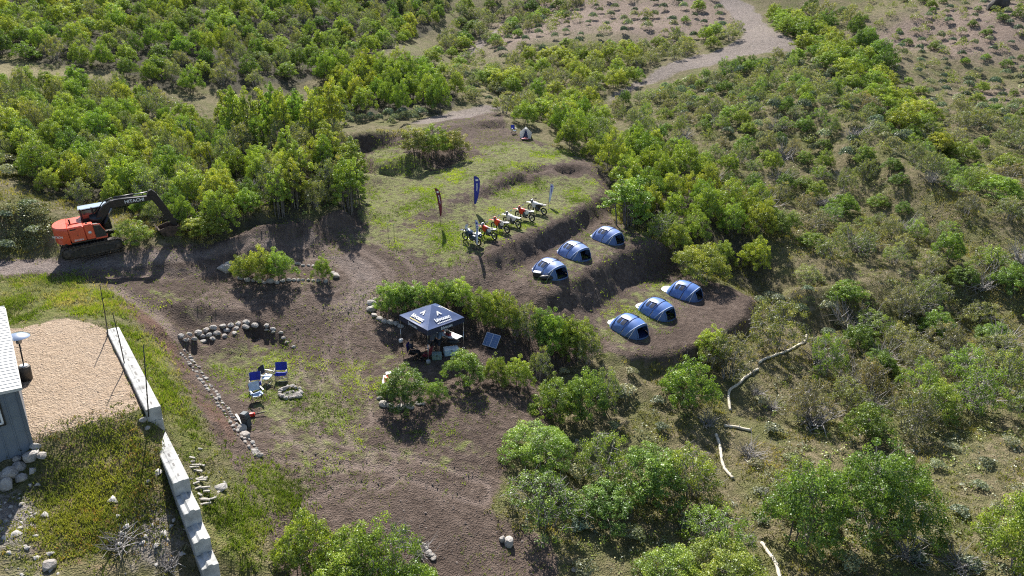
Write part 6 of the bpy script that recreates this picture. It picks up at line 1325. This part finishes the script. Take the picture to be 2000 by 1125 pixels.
# ------------------------------------------------------------------ stone walls and boulders
def stones(name, label, cat, pts, zs=None, org=None):
    """pts: px, py, width px; z offset of the centre above the ground"""
    first = G(pts[0][0], pts[0][1]); e = empty(name, first, (0, 0, 0), label, cat); e['kind'] = 'thing'
    for i, q in enumerate(pts):
        p = Vector(at_z(q[0], q[1], q[3])) if len(q) > 3 else G(q[0], q[1]); r = q[2] * mpx(p) * .5
        if len(q) <= 3: p = p + Vector((0, 0, r * .12))
        o = rock('stone', p - first, (r * 1.05, r * random.uniform(.75, .95), r * random.uniform(.62, .82)), e, random.uniform(-.4, .4)); o.rotation_euler = (random.uniform(-.15, .15), random.uniform(-.15, .15), random.uniform(-.5, .5) + random.choice((0, math.pi)))
    return e
Z2 = lambda x, y, w, z: (330 + x / 7.03, 600 + y / 7.03 + 2, w / 7.03 * .88)
stones('stone_wall', 'curved dry wall of pale boulders around the sitting area', 'stone wall', [Z2(*q) for q in
  ((170,390,115,1.55),(270,365,100,1.55),(400,345,130,1.55),(510,305,110,1.6),(610,270,115,1.6),(735,255,130,1.6),(850,235,110,1.6),(950,218,100,1.6),(1065,190,115,1.55),(1190,245,130,1.25),(1340,245,100,1.2),(1430,290,95,1.0),(1530,340,85,.8),(1575,415,85,.7),(1620,470,70,.55),(1710,535,70,.45),
   (235,440,90,1.15),(340,430,100,1.1),(470,390,110,1.1),(560,370,100,1.1),(660,345,120,1.15),(800,310,125,1.15),(925,285,105,1.1),(1060,265,130,1.05),(1340,300,80,.9),(1430,330,70,.75),(600,420,90,.8),(760,385,110,.8),(470,460,100,.75),(900,350,90,.75))])
rw = []
for a, b, nn in (((357,688),(372,706),4),((372,706),(398,742),7),((398,742),(432,790),9),((432,790),(462,836),8),((462,836),(488,868),6),((488,868),(508,894),5)):
    for k in range(nn):
        f = k / nn
        for side in (-1, 1): rw.append((a[0] + (b[0] - a[0]) * f + side * 4.5 + random.uniform(-2, 2), a[1] + (b[1] - a[1]) * f - side * 2 + random.uniform(-2, 2), random.uniform(5, 11)))
rw += [(505,890,17),(497,884,20),(470,838,22),(478,850,20)]
stones('stone_row', 'low straggling row of pale stones left of the chairs', 'stone row', rw)
stones('stone_edging', 'ring of small boulders edging the planted island in the loop', 'stone edging', [(438,526,28),(447,517,16),(470,544,13),(483,547,14),(495,548,13),(508,550,14),(516,552,9),(526,550,17),(540,552,13),(552,549,12),(565,548,13),(574,547,10),(583,548,9),(592,547,8),(602,547,8),(612,548,9),(622,549,11),(636,550,12),(655,539,20),(650,535,14),(582,516,12),(592,519,9),(603,519,8),(612,520,9)])
Z3 = lambda x, y, w: (680 + x / 4.69, 560 + y / 4.69 + 3, w / 4.69 * 1.1)
stones('stone_edging', 'boulders curving around the left end of the hedge', 'stone edging', [Z3(*q) for q in ((250,105,50),(220,145,95),(210,192,85),(240,250,65),(290,282,60),(335,305,65),(390,318,75),(440,330,65),(480,350,60))])
stones('stone_edging', 'dark shaded boulders below the bush in front of the canopy', 'stone edging', [Z3(*q) for q in ((290,1010,60),(330,1070,95),(395,1085,85),(475,1095,95),(555,1085,95),(640,1060,75),(690,1060,40))])
stones('stone_edging', 'short line of pale stones by the bottom-edge bushes', 'stone edging', [(826,1065,13),(832,1072,15),(837,1079,16),(841,1085,16),(845,1091,15),(818,1058,12)])
def boulder(px, py, w, label, hs=None):
    p = G(px, py); r = w * mpx(p) * .5; o = rock('boulder', p + Vector((0, 0, r * .35)), (r, r * .85, r * (hs or .75)), None, None, label, 'boulder'); return o
boulder(980, 1056, 15, 'smaller pale boulder of the pair at the dirt edge', 1.2); boulder(993, 1062, 22, 'larger pale boulder of the pair at the dirt edge', 1.4)
boulder(1128, 864, 12, 'small white rock beside the wide green bush'); boulder(1124, 1114, 16, 'pale rock near the bottom edge below the sage'); _o = boulder(1947, 18, 34, 'dark rock outcrop on the hill at top right', 1.1); _o.data = _o.data.copy(); _o.data.materials.clear(); _o.data.materials.append(mat('dark_outcrop_rock', (.075, .068, .062), .95, var=.4, scale=2, bmp=.6))
Z4 = lambda x, y, w: (x / 5.117, 740 + y / 5.117 + 4, w / 5.117)
for x, y, w, l in ((325,770,150,'largest pale boulder at the shed corner'),(362,672,90,'pale boulder touching the shed corner'),(428,765,90,'pale boulder at the grass edge by the shed'),(200,870,115,'rounded grey boulder in the shadow of the shed'),(90,955,160,'big brownish boulder below the shed wall'),(60,1050,160,'dark boulder lowest below the shed wall'),(180,790,75,'small grey boulder close under the shed wall'),(110,885,65,'small stone between the shaded boulders'),(215,985,105,'grey boulder below the rounded one by the shed'),(15,945,70,'boulder cut by the left edge below the shed')):
    q = Z4(x, y, w); boulder(*q, l)
boulder(432, 955, 26, 'flat pale stone on the path right of the timber pile', .3); boulder(97, 1108, 26, 'pale boulder at the bottom edge left of the brush'); boulder(280, 822, 14, 'pale stone at the end of the upper block wall'); boulder(288, 838, 12, 'grey stone below the end of the upper block wall')
# loose rubble: nobody could count it
def rubble(name, label, zr, dens, smin, smax, seed, maxn, m):
    rng = np.random.default_rng(seed); cnt = rng.poisson(np.clip(zr, 0, 1) * dens * NC * NC); j, i = np.nonzero(cnt); rep = cnt[j, i]; x = np.repeat(GX[j, i], rep) + rng.uniform(-.15, .15, rep.sum()); y = np.repeat(GY[j, i], rep) + rng.uniform(-.15, .15, rep.sum())
    if len(x) > maxn: s = rng.choice(len(x), maxn, False); x, y = x[s], y[s]
    z = ground_arr(x, y); n = len(x); base = np.array([(1, 0, 0), (-.5, .87, 0), (-.5, -.87, 0), (.3, .2, .75), (-.6, .1, .6), (0, -.5, .55)]); fc = np.array([(0, 1, 3), (1, 4, 3), (1, 2, 4), (2, 5, 4), (2, 0, 5), (0, 3, 5), (3, 4, 5)])
    a = rng.uniform(0, 6.28, n); s = rng.uniform(smin, smax, n) * rng.uniform(.5, 1, n); B = base[None] * rng.uniform(.7, 1.3, (n, 6, 1)) * s[:, None, None]
    V = np.stack([B[..., 0] * np.cos(a)[:, None] - B[..., 1] * np.sin(a)[:, None] + x[:, None], B[..., 0] * np.sin(a)[:, None] + B[..., 1] * np.cos(a)[:, None] + y[:, None], B[..., 2] + z[:, None] - s[:, None] * .12], -1).reshape(-1, 3)
    Fc = (fc[None] + (np.arange(n) * 6)[:, None, None]).reshape(-1, 3); return tag(link_mesh(name, np_mesh(name, V, Fc, 3), m), label, 'rubble', kind='stuff')
rubble('rubble', 'pale loose rocks below the shed and along the block wall', Z_ROCK, 9, .06, .24, 3, 4000, M_ROCK)
rubble('dirt_clods', 'brown clods and pebbles strewn over the bare dirt', Z_CAMP * np.clip(.5 + 2.2 * vnoise(GX * .3, GY * .3), 0.05, 1), 9, .02, .085, 5, 20000, mat('clod_brown', (.15, .12, .105), .95, var=.4, scale=2))
rubble('gravel_stones', 'tan gravel stones on the raised pad', Z_GRAV, 26, .015, .05, 6, 9000, mat('tan_gravel', (.46, .34, .26), .9, var=.3, scale=2))
# ------------------------------------------------------------------ straw erosion tubes
M_STRAW = mat('bleached_straw_tube', (.60, .54, .43), .9, var=.2, scale=12, bmp=.6)
ZA = lambda x, y: (1300 + x / 2.856, 380 + y / 2.856); ZB = lambda x, y: (1300 + x / 2.856, 731 + y / 2.856)
for pts, l in (([ZA(*q) for q in ((785,788),(770,830),(690,870),(600,905),(545,925),(520,946))], 'pale straw tube highest on the slope, below the olive shrub'),
    ([ZA(*q) for q in ((515,978),(460,1012),(405,1062),(362,1090),(350,1130))] + [ZB(360, 205)], 'long curved pale straw tube in the middle of the slope'),
    ([ZB(*q) for q in ((325,290),(390,298),(475,318))], 'short straight straw tube lying across the slope'),
    ([ZB(*q) for q in ((280,340),(300,400),(312,480),(335,540),(375,585))], 'curved pale straw tube below the short one'), ([ZB(*q) for q in ((535,945),(580,1010),(620,1080),(640,1150))], 'straw tube running off the bottom edge')):
    P = [G(*q) for q in pts]; o = P[0].copy(); fine = []
    for i in range(len(P) - 1):
        a, b, c, d = P[max(i - 1, 0)], P[i], P[i + 1], P[min(i + 2, len(P) - 1)]
        for k in range(5): t = k / 5; fine.append(.5 * ((2 * b) + (c - a) * t + (2 * a - 5 * b + 4 * c - d) * t * t + (3 * b - a - 3 * c + d) * t ** 3))
    fine.append(P[-1]); fine = [Vector((p.x, p.y, ground(p.x, p.y) + .065)) - o for p in fine]
    e = empty('straw_tube', o, (0, 0, 0), l, 'straw tube'); MB().tube(fine, [.088 + .012 * math.sin(k * 2.3) for k in range(len(fine))], 10).build('netting_tube', M_STRAW, e)
    for k in range(2, len(fine), 4): p = fine[k]; MB().tube([p + Vector((0, 0, -.2)), p + Vector((.02, 0, .2))], .018, 5).build('wooden_stake', M_TIM, e)
